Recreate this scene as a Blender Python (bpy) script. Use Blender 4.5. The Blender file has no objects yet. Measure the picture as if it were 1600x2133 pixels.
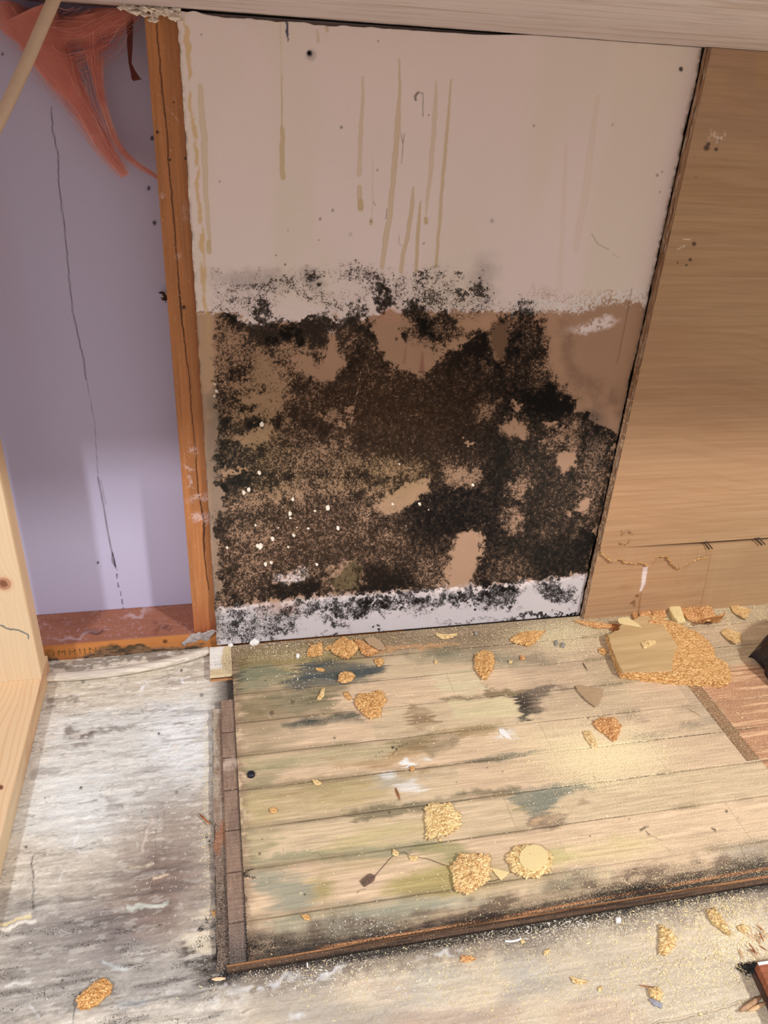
import bpy, math, random
import numpy as np
from mathutils import Vector, Matrix

random.seed(7)
RNG = np.random.default_rng(7)
C = bpy.context.scene.collection
sc = bpy.context.scene

# ------------------------------------------------------------------ camera
# vanishing points of the photograph -> focal length and orientation
FOC = 1629.33
CC = np.array([800.0, 1066.5])
_A = np.array([-180.0, 2898.5, FOC]); _B = np.array([7945.0, -422.5, FOC])
AX = _B / np.linalg.norm(_B); AZ = -_A / np.linalg.norm(_A); AY = np.cross(AZ, AX)
RM = np.array([AX, AY, AZ])
CAM = np.array([0.0, -1.05, 0.84392])

cd = bpy.data.cameras.new('camera'); cam = bpy.data.objects.new('camera', cd); C.objects.link(cam)
cd.sensor_fit = 'VERTICAL'; cd.sensor_height = 36.0; cd.lens = FOC / 2133.0 * 36.0
cd.clip_start = 0.01
right = RM[:, 0]; down = RM[:, 1]; fwd = RM[:, 2]
up, back = -down, -fwd
up = np.cross(back, right)
cam.matrix_world = Matrix(((right[0], up[0], back[0], CAM[0]), (right[1], up[1], back[1], CAM[1]),
                           (right[2], up[2], back[2], CAM[2]), (0, 0, 0, 1)))
sc.camera = cam

# ------------------------------------------------------------------ light and exposure
w = bpy.data.worlds.new('room_light'); sc.world = w; w.use_nodes = True
bg = w.node_tree.nodes['Background']; bg.inputs[0].default_value = (0.97, 0.92, 0.98, 1); bg.inputs[1].default_value = 0.58
def lamp(name, loc, target, size, power, col):
    l = bpy.data.lights.new(name, 'AREA'); l.shape = 'DISK'; l.size = size; l.energy = power; l.color = col
    o = bpy.data.objects.new(name, l); C.objects.link(o); o.location = loc
    o.rotation_euler = (Vector(target) - Vector(loc)).to_track_quat('-Z', 'Y').to_euler()
lamp('ceiling_lamp_near', (-1.27, -2.2, 2.2), (0.1, -0.2, 0.1), 0.16, 44, (1.0, 0.985, 1.0))
lamp('ceiling_lamp_far', (1.55, -1.9, 2.1), (0.2, -0.2, 0.1), 0.20, 58, (1.0, 0.965, 0.93))
sc.view_settings.view_transform = 'Standard'; sc.view_settings.look = 'None'
sc.view_settings.gamma = 1.0; sc.view_settings.use_curve_mapping = False
sc.view_settings.exposure = 0.0
sc.cycles.volume_bounces = 4

# ------------------------------------------------------------------ geometry helpers
def ray(px, py):
    return RM @ np.array([px - CC[0], py - CC[1], FOC])
def P(px, py, axis, val):
    """point of the plane (axis = val) seen at that place of the photograph"""
    d = ray(px, py); t = (val - CAM[axis]) / d[axis]
    return CAM + d * t
def chart(X, Y, Z):
    x = X - CAM[0]; y = Y - CAM[1]; z = Z - CAM[2]
    a = RM[0, 0]*x + RM[1, 0]*y + RM[2, 0]*z
    b = RM[0, 1]*x + RM[1, 1]*y + RM[2, 1]*z
    c = RM[0, 2]*x + RM[1, 2]*y + RM[2, 2]*z
    return CC[0] + a/c*FOC, CC[1] + b/c*FOC
def L(r, g, b):
    f = lambda v: (v/255/12.92) if v/255 <= .04045 else ((v/255+.055)/1.055)**2.4
    return np.array([f(r), f(g), f(b)])
def sm(a, b, x):
    t = np.clip((x-a)/(b-a), 0, 1); return t*t*(3-2*t)

def _h(ix, iy, seed):
    n = (ix.astype(np.int64)*374761393 + iy.astype(np.int64)*668265263 + seed*1442695041) & 0xFFFFFFFF
    n = ((n ^ (n >> 13)) * 1274126177) & 0xFFFFFFFF
    n = (n ^ (n >> 16)) & 0xFFFFFFFF
    return n / 4294967295.0
def vn(x, y, seed=0):
    ix = np.floor(x); iy = np.floor(y); fx = x-ix; fy = y-iy
    fx = fx*fx*fx*(fx*(fx*6-15)+10); fy = fy*fy*fy*(fy*(fy*6-15)+10)
    a = _h(ix, iy, seed); b = _h(ix+1, iy, seed); c = _h(ix, iy+1, seed); d = _h(ix+1, iy+1, seed)
    return (a*(1-fx)+b*fx)*(1-fy) + (c*(1-fx)+d*fx)*fy
def fbm(x, y, o=4, seed=0, g=.55):
    s = 0; a = 1; t = 0
    for k in range(o):
        s = s + a*vn(x*2**k + 17.3*k, y*2**k - 9.1*k, seed+k*11); t += a; a *= g
    return s/t

class Field:
    """stains, paint and growth laid out over the chart of one surface"""
    def __init__(f, PX, PY, w1=5, w2=16):
        f.x = PX; f.y = PY
        f.n1 = fbm(PX/16, PY/16, 3, 3); f.n2 = fbm(PX/16, PY/16, 3, 57)
        f.m1 = fbm(PX/55, PY/55, 3, 91); f.m2 = fbm(PX/55, PY/55, 3, 131)
        f.wx = PX + (f.n1-.5)*2*w1*2 + (f.m1-.5)*2*w2; f.wy = PY + (f.n2-.5)*2*w1*2 + (f.m2-.5)*2*w2
    def _sub(f, x0, y0, x1, y1):
        return np.nonzero((f.x > x0) & (f.x < x1) & (f.y > y0) & (f.y < y1))
    def blob(f, cx, cy, rx, ry, ang=0, soft=.5, warp=True):
        out = np.zeros_like(f.x); R = max(rx, ry)*(1.2+soft)+25
        i = f._sub(cx-R, cy-R, cx+R, cy+R)
        X = (f.wx if warp else f.x)[i]-cx; Y = (f.wy if warp else f.y)[i]-cy
        a = math.radians(ang); u = X*math.cos(a)+Y*math.sin(a); v = -X*math.sin(a)+Y*math.cos(a)
        d = np.sqrt((u/rx)**2+(v/ry)**2)
        out[i] = 1-sm(1-soft, 1+soft, d); return out
    def poly(f, pts, soft=6, warp=1.0):
        p = np.array(pts, float); out = np.zeros_like(f.x); m = soft+30
        i = f._sub(p[:, 0].min()-m, p[:, 1].min()-m, p[:, 0].max()+m, p[:, 1].max()+m)
        X = (f.x+(f.wx-f.x)*warp)[i]; Y = (f.y+(f.wy-f.y)*warp)[i]
        inside = np.zeros(X.shape, bool); dist = np.full(X.shape, 1e9)
        q = np.roll(p, -1, 0)
        for (ax, ay), (bx, by) in zip(p, q):
            c = ((ay > Y) != (by > Y)) & (X < (bx-ax)*(Y-ay)/((by-ay) if by != ay else 1e-9)+ax); inside ^= c
            dx, dy = bx-ax, by-ay; t = np.clip(((X-ax)*dx+(Y-ay)*dy)/(dx*dx+dy*dy+1e-9), 0, 1)
            dist = np.minimum(dist, np.hypot(X-ax-t*dx, Y-ay-t*dy))
        sd = np.where(inside, dist, -dist)
        out[i] = sm(-soft, soft, sd); return out
    def line(f, pts, wd, soft=1.2, warp=0.0):
        p = np.array(pts, float); out = np.zeros_like(f.x); w = np.array([wd]*len(p) if np.isscalar(wd) else wd, float)/2
        m = w.max()+soft+20
        i = f._sub(p[:, 0].min()-m, p[:, 1].min()-m, p[:, 0].max()+m, p[:, 1].max()+m)
        X = (f.x+(f.wx-f.x)*warp)[i]; Y = (f.y+(f.wy-f.y)*warp)[i]; best = np.full(X.shape, -1e9)
        for k in range(len(p)-1):
            ax, ay = p[k]; dx, dy = p[k+1]-p[k]
            t = np.clip(((X-ax)*dx+(Y-ay)*dy)/(dx*dx+dy*dy+1e-9), 0, 1)
            best = np.maximum(best, w[k]+(w[k+1]-w[k])*t-np.hypot(X-ax-t*dx, Y-ay-t*dy))
        out[i] = sm(-soft, soft, best); return out

def mixc(c, col, m):
    return c*(1-m[..., None]) + np.asarray(col)*m[..., None]

def mesh_obj(name, V, F, mat, parent=None, smooth=False, attrs=None):
    me = bpy.data.meshes.new(name)
    V = np.asarray(V, np.float32)
    if isinstance(F, np.ndarray):
        nf, k = F.shape
        me.vertices.add(len(V)); me.vertices.foreach_set('co', V.ravel())
        me.loops.add(nf*k); me.loops.foreach_set('vertex_index', F.ravel().astype(np.int32))
        me.polygons.add(nf); me.polygons.foreach_set('loop_start', np.arange(nf, dtype=np.int32)*k)
        me.update(calc_edges=True); me.validate()
    else:
        me.from_pydata([tuple(map(float, v)) for v in V], [], F); me.update()
    if attrs:
        for n, a in attrs.items():
            a = np.asarray(a, np.float32)
            if a.ndim == 2:
                at = me.attributes.new(n, 'FLOAT_COLOR', 'POINT')
                at.data.foreach_set('color', np.hstack([a[:, :3], np.ones((len(a), 1), np.float32)]).ravel())
            else:
                at = me.attributes.new(n, 'FLOAT', 'POINT'); at.data.foreach_set('value', a)
    if smooth: me.polygons.foreach_set('use_smooth', np.ones(len(me.polygons), bool))
    if mat: me.materials.append(mat)
    o = bpy.data.objects.new(name, me); C.objects.link(o)
    if parent: o.parent = parent
    return o

def tag(o, label=None, cat=None, group=None, kind=None):
    if label: o['label'] = label
    if cat: o['category'] = cat
    if group: o['group'] = group
    if kind: o['kind'] = kind
    return o

def empty(name, loc, label=None, cat=None, group=None, kind=None):
    o = bpy.data.objects.new(name, None); C.objects.link(o); o.location = loc; o.empty_display_size = .02
    tag(o, label, cat, group, kind); bpy.context.view_layer.update(); return o
def adopt(child, parent):
    """child built in world coordinates becomes a part of parent"""
    child.parent = parent; child.matrix_parent_inverse = Matrix.Translation(parent.location).inverted(); return child

def sheet(name, org, u, v, nu, nv, fn, mat, depth=None, keep=None, normal=None, smooth=True):
    """dense slab face: grid of nu x nv cells, attributes and relief from fn; depth adds sides and a back"""
    org = np.array(org, float); u = np.array(u, float); v = np.array(v, float)
    n = np.array(normal, float) if normal is not None else np.cross(u, v)/np.linalg.norm(np.cross(u, v))
    S, T = np.meshgrid(np.linspace(0, 1, nu+1), np.linspace(0, 1, nv+1))
    X = org[0]+S*u[0]+T*v[0]; Y = org[1]+S*u[1]+T*v[1]; Z = org[2]+S*u[2]+T*v[2]
    PX, PY = chart(X, Y, Z)
    d = fn(PX, PY, X, Y, Z)
    disp = d.pop('disp', np.zeros_like(X)); off = d.pop('off', None)
    V = np.stack([X+n[0]*disp, Y+n[1]*disp, Z+n[2]*disp], -1)
    if off is not None: V = V+off
    V = V.reshape(-1, 3)
    idx = np.arange((nu+1)*(nv+1)).reshape(nv+1, nu+1)
    F = np.stack([idx[:-1, :-1], idx[:-1, 1:], idx[1:, 1:], idx[1:, :-1]], -1).reshape(-1, 4)
    if keep is not None:
        k = keep(X, Y, Z); kc = (k[:-1, :-1] & k[:-1, 1:] & k[1:, 1:] & k[1:, :-1]).reshape(-1); F = F[kc]
    at = {a: (b.reshape(-1, 3) if b.ndim == 3 else b.reshape(-1)) for a, b in d.items()}
    if depth:
        loop = np.concatenate([idx[0, :], idx[1:, -1], idx[-1, -2::-1], idx[-2:0:-1, 0]])
        base = len(V); B = V[loop].copy()-n*depth
        # keep the back flat
        V2 = np.vstack([V, B]); m = len(loop); r = np.arange(m)
        side = np.stack([loop, base+r, base+(r+1) % m, np.roll(loop, -1)], -1)
        F = np.vstack([F, side])
        for a in at:
            at[a] = np.vstack([at[a], at[a][loop]]) if at[a].ndim == 2 else np.concatenate([at[a], at[a][loop]])
        V = V2
        q0, q1, q2, q3 = base, base+nu, base+nu+nv, base+2*nu+nv
        F = np.vstack([F, [[q3, q2, q1, q0]]])
    return mesh_obj(name, V, F, mat, smooth=False, attrs=at)

def box(name, lo, hi, mat, parent=None, bev=0.0):
    x0, y0, z0 = lo; x1, y1, z1 = hi
    V = [(x0,y0,z0),(x1,y0,z0),(x1,y1,z0),(x0,y1,z0),(x0,y0,z1),(x1,y0,z1),(x1,y1,z1),(x0,y1,z1)]
    F = [(0,3,2,1),(4,5,6,7),(0,1,5,4),(1,2,6,5),(2,3,7,6),(3,0,4,7)]
    o = mesh_obj(name, V, F, mat, parent)
    if bev:
        m = o.modifiers.new('edge', 'BEVEL'); m.width = bev; m.segments = 3; m.limit_method = 'ANGLE'
    return o

def tube(name, pts, rad, mat, sides=10, parent=None, flat=1.0):
    pts = [Vector(p) for p in pts]; n = len(pts); rad = [rad]*n if np.isscalar(rad) else rad
    V = []; F = []; ref = Vector((0, 0, 1)) if abs((pts[-1]-pts[0]).normalized().z) < .9 else Vector((0, 1, 0))
    for i, p in enumerate(pts):
        t = (pts[min(i+1, n-1)]-pts[max(i-1, 0)]).normalized(); a = t.cross(ref).normalized(); b = a.cross(t)
        for k in range(sides):
            an = 2*math.pi*k/sides; V.append(p+a*math.cos(an)*rad[i]+b*math.sin(an)*rad[i]*flat)
    for i in range(n-1):
        for k in range(sides):
            F.append((i*sides+k, i*sides+(k+1) % sides, (i+1)*sides+(k+1) % sides, (i+1)*sides+k))
    F.append(tuple(range(sides))[::-1]); F.append(tuple((n-1)*sides+k for k in range(sides)))
    return mesh_obj(name, V, F, mat, parent, smooth=True)

def spline(pts, n=8):
    p = [np.array(q, float) for q in pts]; p = [2*p[0]-p[1]]+p+[2*p[-1]-p[-2]]; out = []
    for i in range(1, len(p)-2):
        for k in range(n):
            t = k/n
            out.append(.5*((2*p[i])+(-p[i-1]+p[i+1])*t+(2*p[i-1]-5*p[i]+4*p[i+1]-p[i+2])*t*t+(-p[i-1]+3*p[i]-3*p[i+1]+p[i+2])*t**3))
    out.append(p[-2]); return out

# ------------------------------------------------------------------ materials
class M:
    def __init__(s, name, rough=.75, spec=.3):
        s.m = bpy.data.materials.new(name); s.m.use_nodes = True; s.t = s.m.node_tree; s.n = s.t.nodes
        s.b = s.n['Principled BSDF']; s.b.inputs['Roughness'].default_value = rough
        s.b.inputs['Specular IOR Level'].default_value = spec
    def lk(s, a, b): s.t.links.new(a, b)
    def coord(s, scale=(1, 1, 1)):
        g = s.n.new('ShaderNodeTexCoord'); m = s.n.new('ShaderNodeMapping'); m.inputs['Scale'].default_value = scale
        s.lk(g.outputs['Object'], m.inputs['Vector']); return m.outputs[0]
    def noise(s, scale, detail=3, rough=.6, stretch=(1, 1, 1), dist=0):
        t = s.n.new('ShaderNodeTexNoise'); t.inputs['Scale'].default_value = scale; t.inputs['Detail'].default_value = detail
        t.inputs['Roughness'].default_value = rough; t.inputs['Distortion'].default_value = dist
        s.lk(s.coord(stretch), t.inputs['Vector']); return t.outputs['Fac']
    def voro(s, scale, stretch=(1, 1, 1), out='Color'):
        t = s.n.new('ShaderNodeTexVoronoi'); t.inputs['Scale'].default_value = scale
        s.lk(s.coord(stretch), t.inputs['Vector']); return t.outputs[out]
    def math(s, op, a, b=None, c=None, clamp=False):
        t = s.n.new('ShaderNodeMath'); t.operation = op; t.use_clamp = clamp
        for i, v in enumerate((a, b, c)):
            if v is None: continue
            if isinstance(v, (int, float)): t.inputs[i].default_value = v
            else: s.lk(v, t.inputs[i])
        return t.outputs[0]
    def rng(s, v, a, b, c=0, d=1):
        t = s.n.new('ShaderNodeMapRange'); t.inputs[1].default_value = a; t.inputs[2].default_value = b
        t.inputs[3].default_value = c; t.inputs[4].default_value = d; s.lk(v, t.inputs[0]); return t.outputs[0]
    def attr(s, name, col=False):
        t = s.n.new('ShaderNodeAttribute'); t.attribute_name = name; return t.outputs['Color' if col else 'Fac']
    def mix(s, f, a, b, mode='MIX'):
        t = s.n.new('ShaderNodeMix'); t.data_type = 'RGBA'; t.blend_type = mode
        for sock, v in ((t.inputs[0], f), (t.inputs[6], a), (t.inputs[7], b)):
            if isinstance(v, (int, float)): sock.default_value = v
            elif isinstance(v, (tuple, list, np.ndarray)): sock.default_value = (*[float(q) for q in v[:3]], 1)
            else: s.lk(v, sock)
        return t.outputs[2]
    def ramp(s, v, stops):
        t = s.n.new('ShaderNodeValToRGB'); e = t.color_ramp.elements
        while len(e) < len(stops): e.new(.5)
        for k, (p, c) in enumerate(stops): e[k].position = p; e[k].color = (*[float(q) for q in c], 1)
        s.lk(v, t.inputs[0]); return t.outputs[0]
    def bump(s, h, strength=.4, dist=.001):
        t = s.n.new('ShaderNodeBump'); t.inputs['Strength'].default_value = strength; t.inputs['Distance'].default_value = dist
        s.lk(h, t.inputs['Height']); s.lk(t.outputs[0], s.b.inputs['Normal'])
    def out(s, col):
        if isinstance(col, (tuple, list, np.ndarray)): s.b.inputs['Base Color'].default_value = (*[float(q) for q in col[:3]], 1)
        else: s.lk(col, s.b.inputs['Base Color'])
        return s.m

def mat_plain(name, col, rough=.7, var=.15, sc_=60, bump=.2):
    m = M(name, rough); n = m.noise(sc_, 4)
    c = m.mix(n, np.array(col)*(1-var), np.array(col)*(1+var)); m.bump(n, bump, .0006); return m.out(c)

def mat_mold():
    m = M('moldy_drywall', .85, .15)
    n1 = m.rng(m.noise(330, 3, .8), .32, .68); n2 = m.rng(m.noise(760, 2, .6), .30, .70)
    n = m.math('ADD', m.math('MULTIPLY', n1, .48), m.math('MULTIPLY', n2, .52))
    mo = m.attr('mold'); base = m.attr('stain', True)
    v = m.math('SUBTRACT', mo, m.math('SUBTRACT', 1.0, n))
    mask = m.rng(v, -.02, .05)
    n3 = m.rng(m.noise(700, 2), .35, .65)
    dark = m.mix(m.math('MULTIPLY', n3, m.rng(mo, .95, .45)), m.attr('growth', True), m.mix(.27, m.attr('growth', True), base))
    under = m.mix(m.math('MULTIPLY', m.math('POWER', mo, 1.5), .55), base, m.mix(1.0, base, (.34, .30, .27), 'MULTIPLY'))
    fine = m.noise(1600, 2); under = m.mix(.14, under, m.mix(1.0, under, m.mix(fine, (.4, .4, .4), (1.5, 1.5, 1.5)), 'MULTIPLY'))
    col = m.mix(mask, under, dark)
    h = m.math('ADD', m.math('MULTIPLY', mask, -.5), m.math('MULTIPLY', m.noise(900, 3), .4)); m.bump(h, .35, .0005)
    return m.out(col)

def mat_floor(name, grain=(12, 260, 260), gs=1.0, amt=.35, dustcol=L(236, 214, 160), bump=.35, drk=.55):
    m = M(name, .8, .25)
    g = m.rng(m.noise(gs, 5, .65, grain, .4), .32, .68)
    base = m.attr('stain', True)
    col = m.mix(amt, base, m.mix(1.0, base, m.mix(g, (drk, drk*.95, drk*.9), (1.25, 1.25, 1.25)), 'MULTIPLY'))
    f = m.rng(m.noise(900, 2, .7), .3, .7)
    col = m.mix(.30, col, m.mix(1.0, col, m.mix(f, (.5, .5, .5), (1.35, 1.35, 1.35)), 'MULTIPLY'))
    n1 = m.rng(m.noise(520, 3, .8), .3, .7); du = m.attr('dust')
    mk = m.rng(m.math('SUBTRACT', du, m.math('SUBTRACT', 1.0, n1)), -.02, .08)
    col = m.mix(m.math('MULTIPLY', mk, .8), col, dustcol)
    mo = m.attr('mold'); k = m.rng(m.math('SUBTRACT', mo, m.rng(m.noise(600, 3, .75), .7, .3)), -.08, .10)
    col = m.mix(m.math('MULTIPLY', k, .92), col, L(26, 23, 22))
    m.bump(m.math('ADD', m.math('MULTIPLY', g, .6), m.math('MULTIPLY', mk, .7)), bump, .0008)
    return m.out(col)

def mat_wood(name, c1, c2, stretch, scale=1.0, rough=.6, bump=.15, wave=None):
    m = M(name, rough, .3); g = m.rng(m.noise(scale, 6, .6, stretch, .8), .3, .7)
    col = m.mix(g, c1, c2)
    f = m.noise(1400, 2); col = m.mix(.12, col, m.mix(1.0, col, m.mix(f, (.5,)*3, (1.4,)*3), 'MULTIPLY'))
    m.bump(g, bump, .0006); return m.out(col)

def mat_attr(name, rough=.75, fine=.2, grain=None, bump=.2, spec=.3):
    m = M(name, rough, spec); base = m.attr('stain', True)
    f = m.rng(m.noise(1100, 3), .3, .7); col = m.mix(fine, base, m.mix(1.0, base, m.mix(f, (.5,)*3, (1.4,)*3), 'MULTIPLY'))
    h = f
    if grain:
        g = m.rng(m.noise(1.0, 5, .6, grain, .5), .3, .7)
        col = m.mix(.35, col, m.mix(1.0, col, m.mix(g, (.62, .58, .54), (1.25,)*3), 'MULTIPLY')); h = g
    m.bump(h, bump, .0006); return m.out(col)

def mat_particle(name, tint=1.0, red=0.0, pale=0.0):
    m = M(name, .85, .2)
    v = m.voro(700, (1, 1, 1)); sep = m.n.new('ShaderNodeSeparateColor'); m.lk(v, sep.inputs[0])
    v2 = m.voro(520, (.5, 1.6, 1)); sep2 = m.n.new('ShaderNodeSeparateColor'); m.lk(v2, sep2.inputs[0])
    t = m.math('ADD', m.math('MULTIPLY', sep.outputs[0], .5), m.math('MULTIPLY', sep2.outputs[1], .5))
    a = L(160, 110, 62)*tint; b = L(214, 164, 102)*tint; c = L(240, 208, 152)*tint
    if red: a = a*(1-red)+L(170, 84, 50)*red; b = b*(1-red)+L(226, 150, 110)*red
    if pale: b = b*(1-pale)+L(232, 208, 150)*pale; c = c*(1-pale)+L(248, 236, 190)*pale; a = a*(1-pale)+L(190, 150, 95)*pale
    col = m.ramp(t, [(0.12, a), (.48, b), (.85, c)])
    d = m.rng(m.noise(800, 2), .32, .42); col = m.mix(d, m.mix(1.0, col, (.5, .36, .24), 'MULTIPLY'), col)
    m.bump(t, .6, .0008); return m.out(col)

MOLD = mat_mold()
# ------------------------------------------------------------------ drywall panel with mould
def drywall(PX, PY, X, Y, Z):
    f = Field(PX, PY); x, y = PX, PY
    white = L(228, 214, 212); kraft = L(170, 138, 114); base = np.zeros(x.shape+(3,))
    wob = (f.n1-.5)*26+(f.n2-.5)*10
    # torn paint line: the paint stays above it, bare paper below, a white band at the foot
    tx = [400, 500, 520, 540, 590, 650, 700, 730, 770, 800, 850, 960, 1100, 1220, 1250, 1270, 1290, 1350]
    ty = [650, 652, 668, 678, 672, 668, 655, 678, 662, 648, 646, 648, 650, 644, 622, 610, 626, 634]
    top = np.interp(x, tx, ty)
    bx = [440, 480, 600, 720, 850, 1000, 1130, 1220]; by = [1272, 1266, 1252, 1240, 1232, 1222, 1210, 1196]
    bot = np.interp(x, bx, by)
    fray = (fbm(x/5, y/5, 2, 8)-.5)*18+wob*.35
    fl = sm(1150, 1190, x)
    paper = sm(-3, 3, y-top+fray+fl*(fbm(x/4, y/4, 2, 77)-.55)*34)*sm(-3, 3, bot-y+wob*1.0)
    tone = fbm(X*4, Z*4, 3, 5)
    base += white
    base = base*(1+(tone-.5)[..., None]*.10)
    base = mixc(base, L(214, 206, 178), sm(.5, .72, fbm(X*9, Z*2.2, 3, 25))*.30*(y < 640))
    kr = kraft*(1+(fbm(X*18, Z*12, 3, 15)-.5)[..., None]*.22)
    base = base*(1-paper[..., None])+kr*paper[..., None]
    foot = sm(-6, 10, y-bot+wob*1.0)
    base = mixc(base, L(188, 184, 188), foot*.8)
    # paint left behind in the paper, bare paper rubbed through the paint
    for (a, b, r1, r2, an) in ((1232, 677, 46, 13, -12), (512, 655, 26, 20, 10), (600, 645, 40, 20, 0), (700, 668, 16, 24, 20), (612, 1203, 32, 12, -20), (524, 671, 14, 9, 0)):
        base = mixc(base, white*.97, f.blob(a, b, r1, r2, an, .5)*sm(.40, .56, fbm(x/4, y/4, 2, 33)+.12))
    base = mixc(base, L(170, 140, 118), f.poly([(1120, 606), (1350, 606), (1350, 652), (1120, 660)], 12)*sm(.50, .56, fbm(x/3, y/3, 2, 43))*.55)
    base = mixc(base, L(226, 222, 222), f.poly([(1060, 632), (1350, 596), (1350, 624), (1240, 632), (1200, 646), (1060, 652)], 6)*sm(.40, .5, fbm(x/3, y/4, 2, 47))*.8)
    base = mixc(base, L(186, 138, 112), f.blob(585, 1272, 38, 10, -6, .8)*.5)
    base = mixc(base, L(205, 150, 128), f.blob(810, 655, 30, 14, 0, .8)*.35+f.blob(1090, 665, 90, 14, 0, .8)*.2)
    # drips
    dr = L(196, 170, 116)
    def drip(pts, wd, a=.6):
        nonlocal base
        m = f.line(pts, wd, 1.6, .12); e = np.clip(m*(1-f.line(pts, np.maximum(np.array(wd if not np.isscalar(wd) else [wd]*len(pts), float)-4, .5), 1.8, .12)), 0, 1)
        base = mixc(base, dr, m*a); base = mixc(base, dr*.72, e*a*.5)
    drip([(584, 40), (586, 160)], 2.5, .25)
    drip([(586, 160), (587, 258), (588, 268), (589, 370)], [2, 3, 9, 10], .62)
    drip([(757, 160), (752, 270), (749, 365)], [4, 8, 9], .38); drip([(749, 390), (750, 432)], [9, 11], .5); drip([(751, 420), (750, 436)], 11, .5)
    drip([(832, 120), (832, 200), (828, 260), (820, 380), (811, 450), (803, 500), (797, 556)], [3, 6, 12, 10, 10, 11, 9], .50)
    drip([(861, 390), (858, 430), (851, 480), (841, 530), (836, 565)], [3, 9, 8, 9, 8], .55)
    drip([(876, 420), (871, 470), (869, 520), (866, 570)], [3, 7, 7, 5], .62)
    drip([(909, 170), (906, 240), (898, 350), (889, 430), (888, 450)], [3, 9, 9, 6, 2], .36); drip([(887, 456), (887, 464)], 8, .7)
    drip([(939, 165), (932, 260), (922, 380), (913, 500), (908, 556)], [3, 6, 7, 6, 6], .55)
    drip([(778, 330), (777, 410), (774, 455)], [1, 2.5, 2], .3); drip([(773, 458), (773, 466)], 7, .55)
    drip([(661, 50), (662, 82)], [3, 7], .35); drip([(680, 42), (681, 55)], 6, .5)
    drip([(417, 180), (424, 300), (431, 420), (436, 520)], [10, 14, 9, 7], .38); drip([(434, 505), (436, 525)], 10, .5)
    drip([(1245, 200), (1222, 380), (1200, 520)], [8, 16, 12], .13); drip([(1180, 300), (1165, 600)], [6, 12], .10)
    ed = f.line([(385, 20), (392, 90), (398, 150), (400, 250), (408, 330), (412, 400), (420, 500), (424, 590), (432, 680), (440, 800)], [4, 14, 8, 7, 10, 7, 10, 9, 7, 3], 2, .35)
    base = mixc(base, L(206, 166, 84), ed*.62*sm(.30, .5, fbm(x/14, y/30, 2, 61)))
    # left border strip of bare board
    lb = f.poly([(405, 655), (441, 655), (450, 800), (446, 870), (428, 870)], 3, .3); base = mixc(base, L(188, 160, 132), lb*.7)
    grime = f.poly([(425, 820), (452, 800), (470, 900), (462, 1050), (452, 1180), (470, 1320), (440, 1340)], 12, .8)
    base = mixc(base, L(122, 112, 100), grime*.6)
    # smoky stains on the bare paper
    sk = f.line([(1175, 668), (1190, 700), (1188, 745), (1205, 785), (1235, 805), (1262, 830), (1290, 848)], [26, 26, 18, 30, 34, 60, 40], 14, .9)
    base = mixc(base, L(112, 88, 76), sk*.48*sm(.25, .6, f.m1*.5+f.n1*.5))
    base = mixc(base, L(86, 78, 74), f.blob(1225, 872, 24, 20, 0, .8)*.65+f.blob(1248, 915, 30, 26, 0, .9)*.60+f.blob(1256, 965, 16, 14, 0, .8)*.6)
    base = mixc(base, L(78, 58, 40), f.poly([(1016, 690), (1040, 660), (1062, 655), (1058, 700), (1050, 755), (1030, 750)], 6)*.75)
    base = mixc(base, L(86, 78, 50), f.poly([(685, 1205), (735, 1170), (757, 1178), (742, 1225), (700, 1232)], 4, .5)*.8)
    base = mixc(base, L(150, 128, 82), f.blob(800, 985, 110, 55, 0, .9)*.45+f.blob(540, 850, 60, 100, 10, .9)*.3+f.blob(560, 980, 70, 80, 0, .9)*.35)
    base = mixc(base, L(138, 92, 80), f.line([(880, 735), (879, 770)], [3, 10], 3)*.7+f.line([(846, 720), (842, 755)], [2, 5], 2)*.5)
    base = mixc(base, L(150, 140, 138), f.blob(520, 585, 70, 22, 5, .9)*.5+f.blob(1008, 580, 26, 40, 0, .9)*.45+f.blob(650, 575, 22, 16, 20, .6)*.6)
    # ---------------- growth density
    f.wx = f.wx+(fbm(x/9, y/9, 3, 601, .7)-.5)*30; f.wy = f.wy+(fbm(x/9, y/9, 3, 611, .7)-.5)*30
    z = f.poly([(452, 660), (500, 652), (560, 690), (620, 668), (690, 648), (720, 690), (770, 660), (830, 648), (900, 640), (1000, 648), (1060, 640),
                (1118, 655), (1128, 700), (1142, 770), (1178, 835), (1210, 862), (1262, 890), (1296, 905), (1282, 1000), (1258, 1080), (1236, 1150), (1212, 1200),
                (1150, 1214), (1000, 1226), (850, 1232), (720, 1240), (600, 1254), (470, 1268), (452, 1200), (450, 1000), (446, 840)], 9, 1.0)
    mid = fbm(x/26, y/26, 3, 201); big = fbm(x/80, y/80, 3, 211)
    mo = z*(.68+.07*sm(700, 1000, x)+(mid-.5)*.85+(fbm(x/12, y/12, 3, 221)-.5)*.45+(big-.5)*.45)
    def add(cx, cy, rx, ry, ang, v, soft=.6):
        nonlocal mo; m = f.blob(cx, cy, rx, ry, ang, soft); mo = mo*(1-m)+v*m
    def addp(pts, v, soft=8, warp=1.0):
        nonlocal mo; m = f.poly(pts, soft*1.9, warp); mo = mo*(1-m)+v*m
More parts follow.
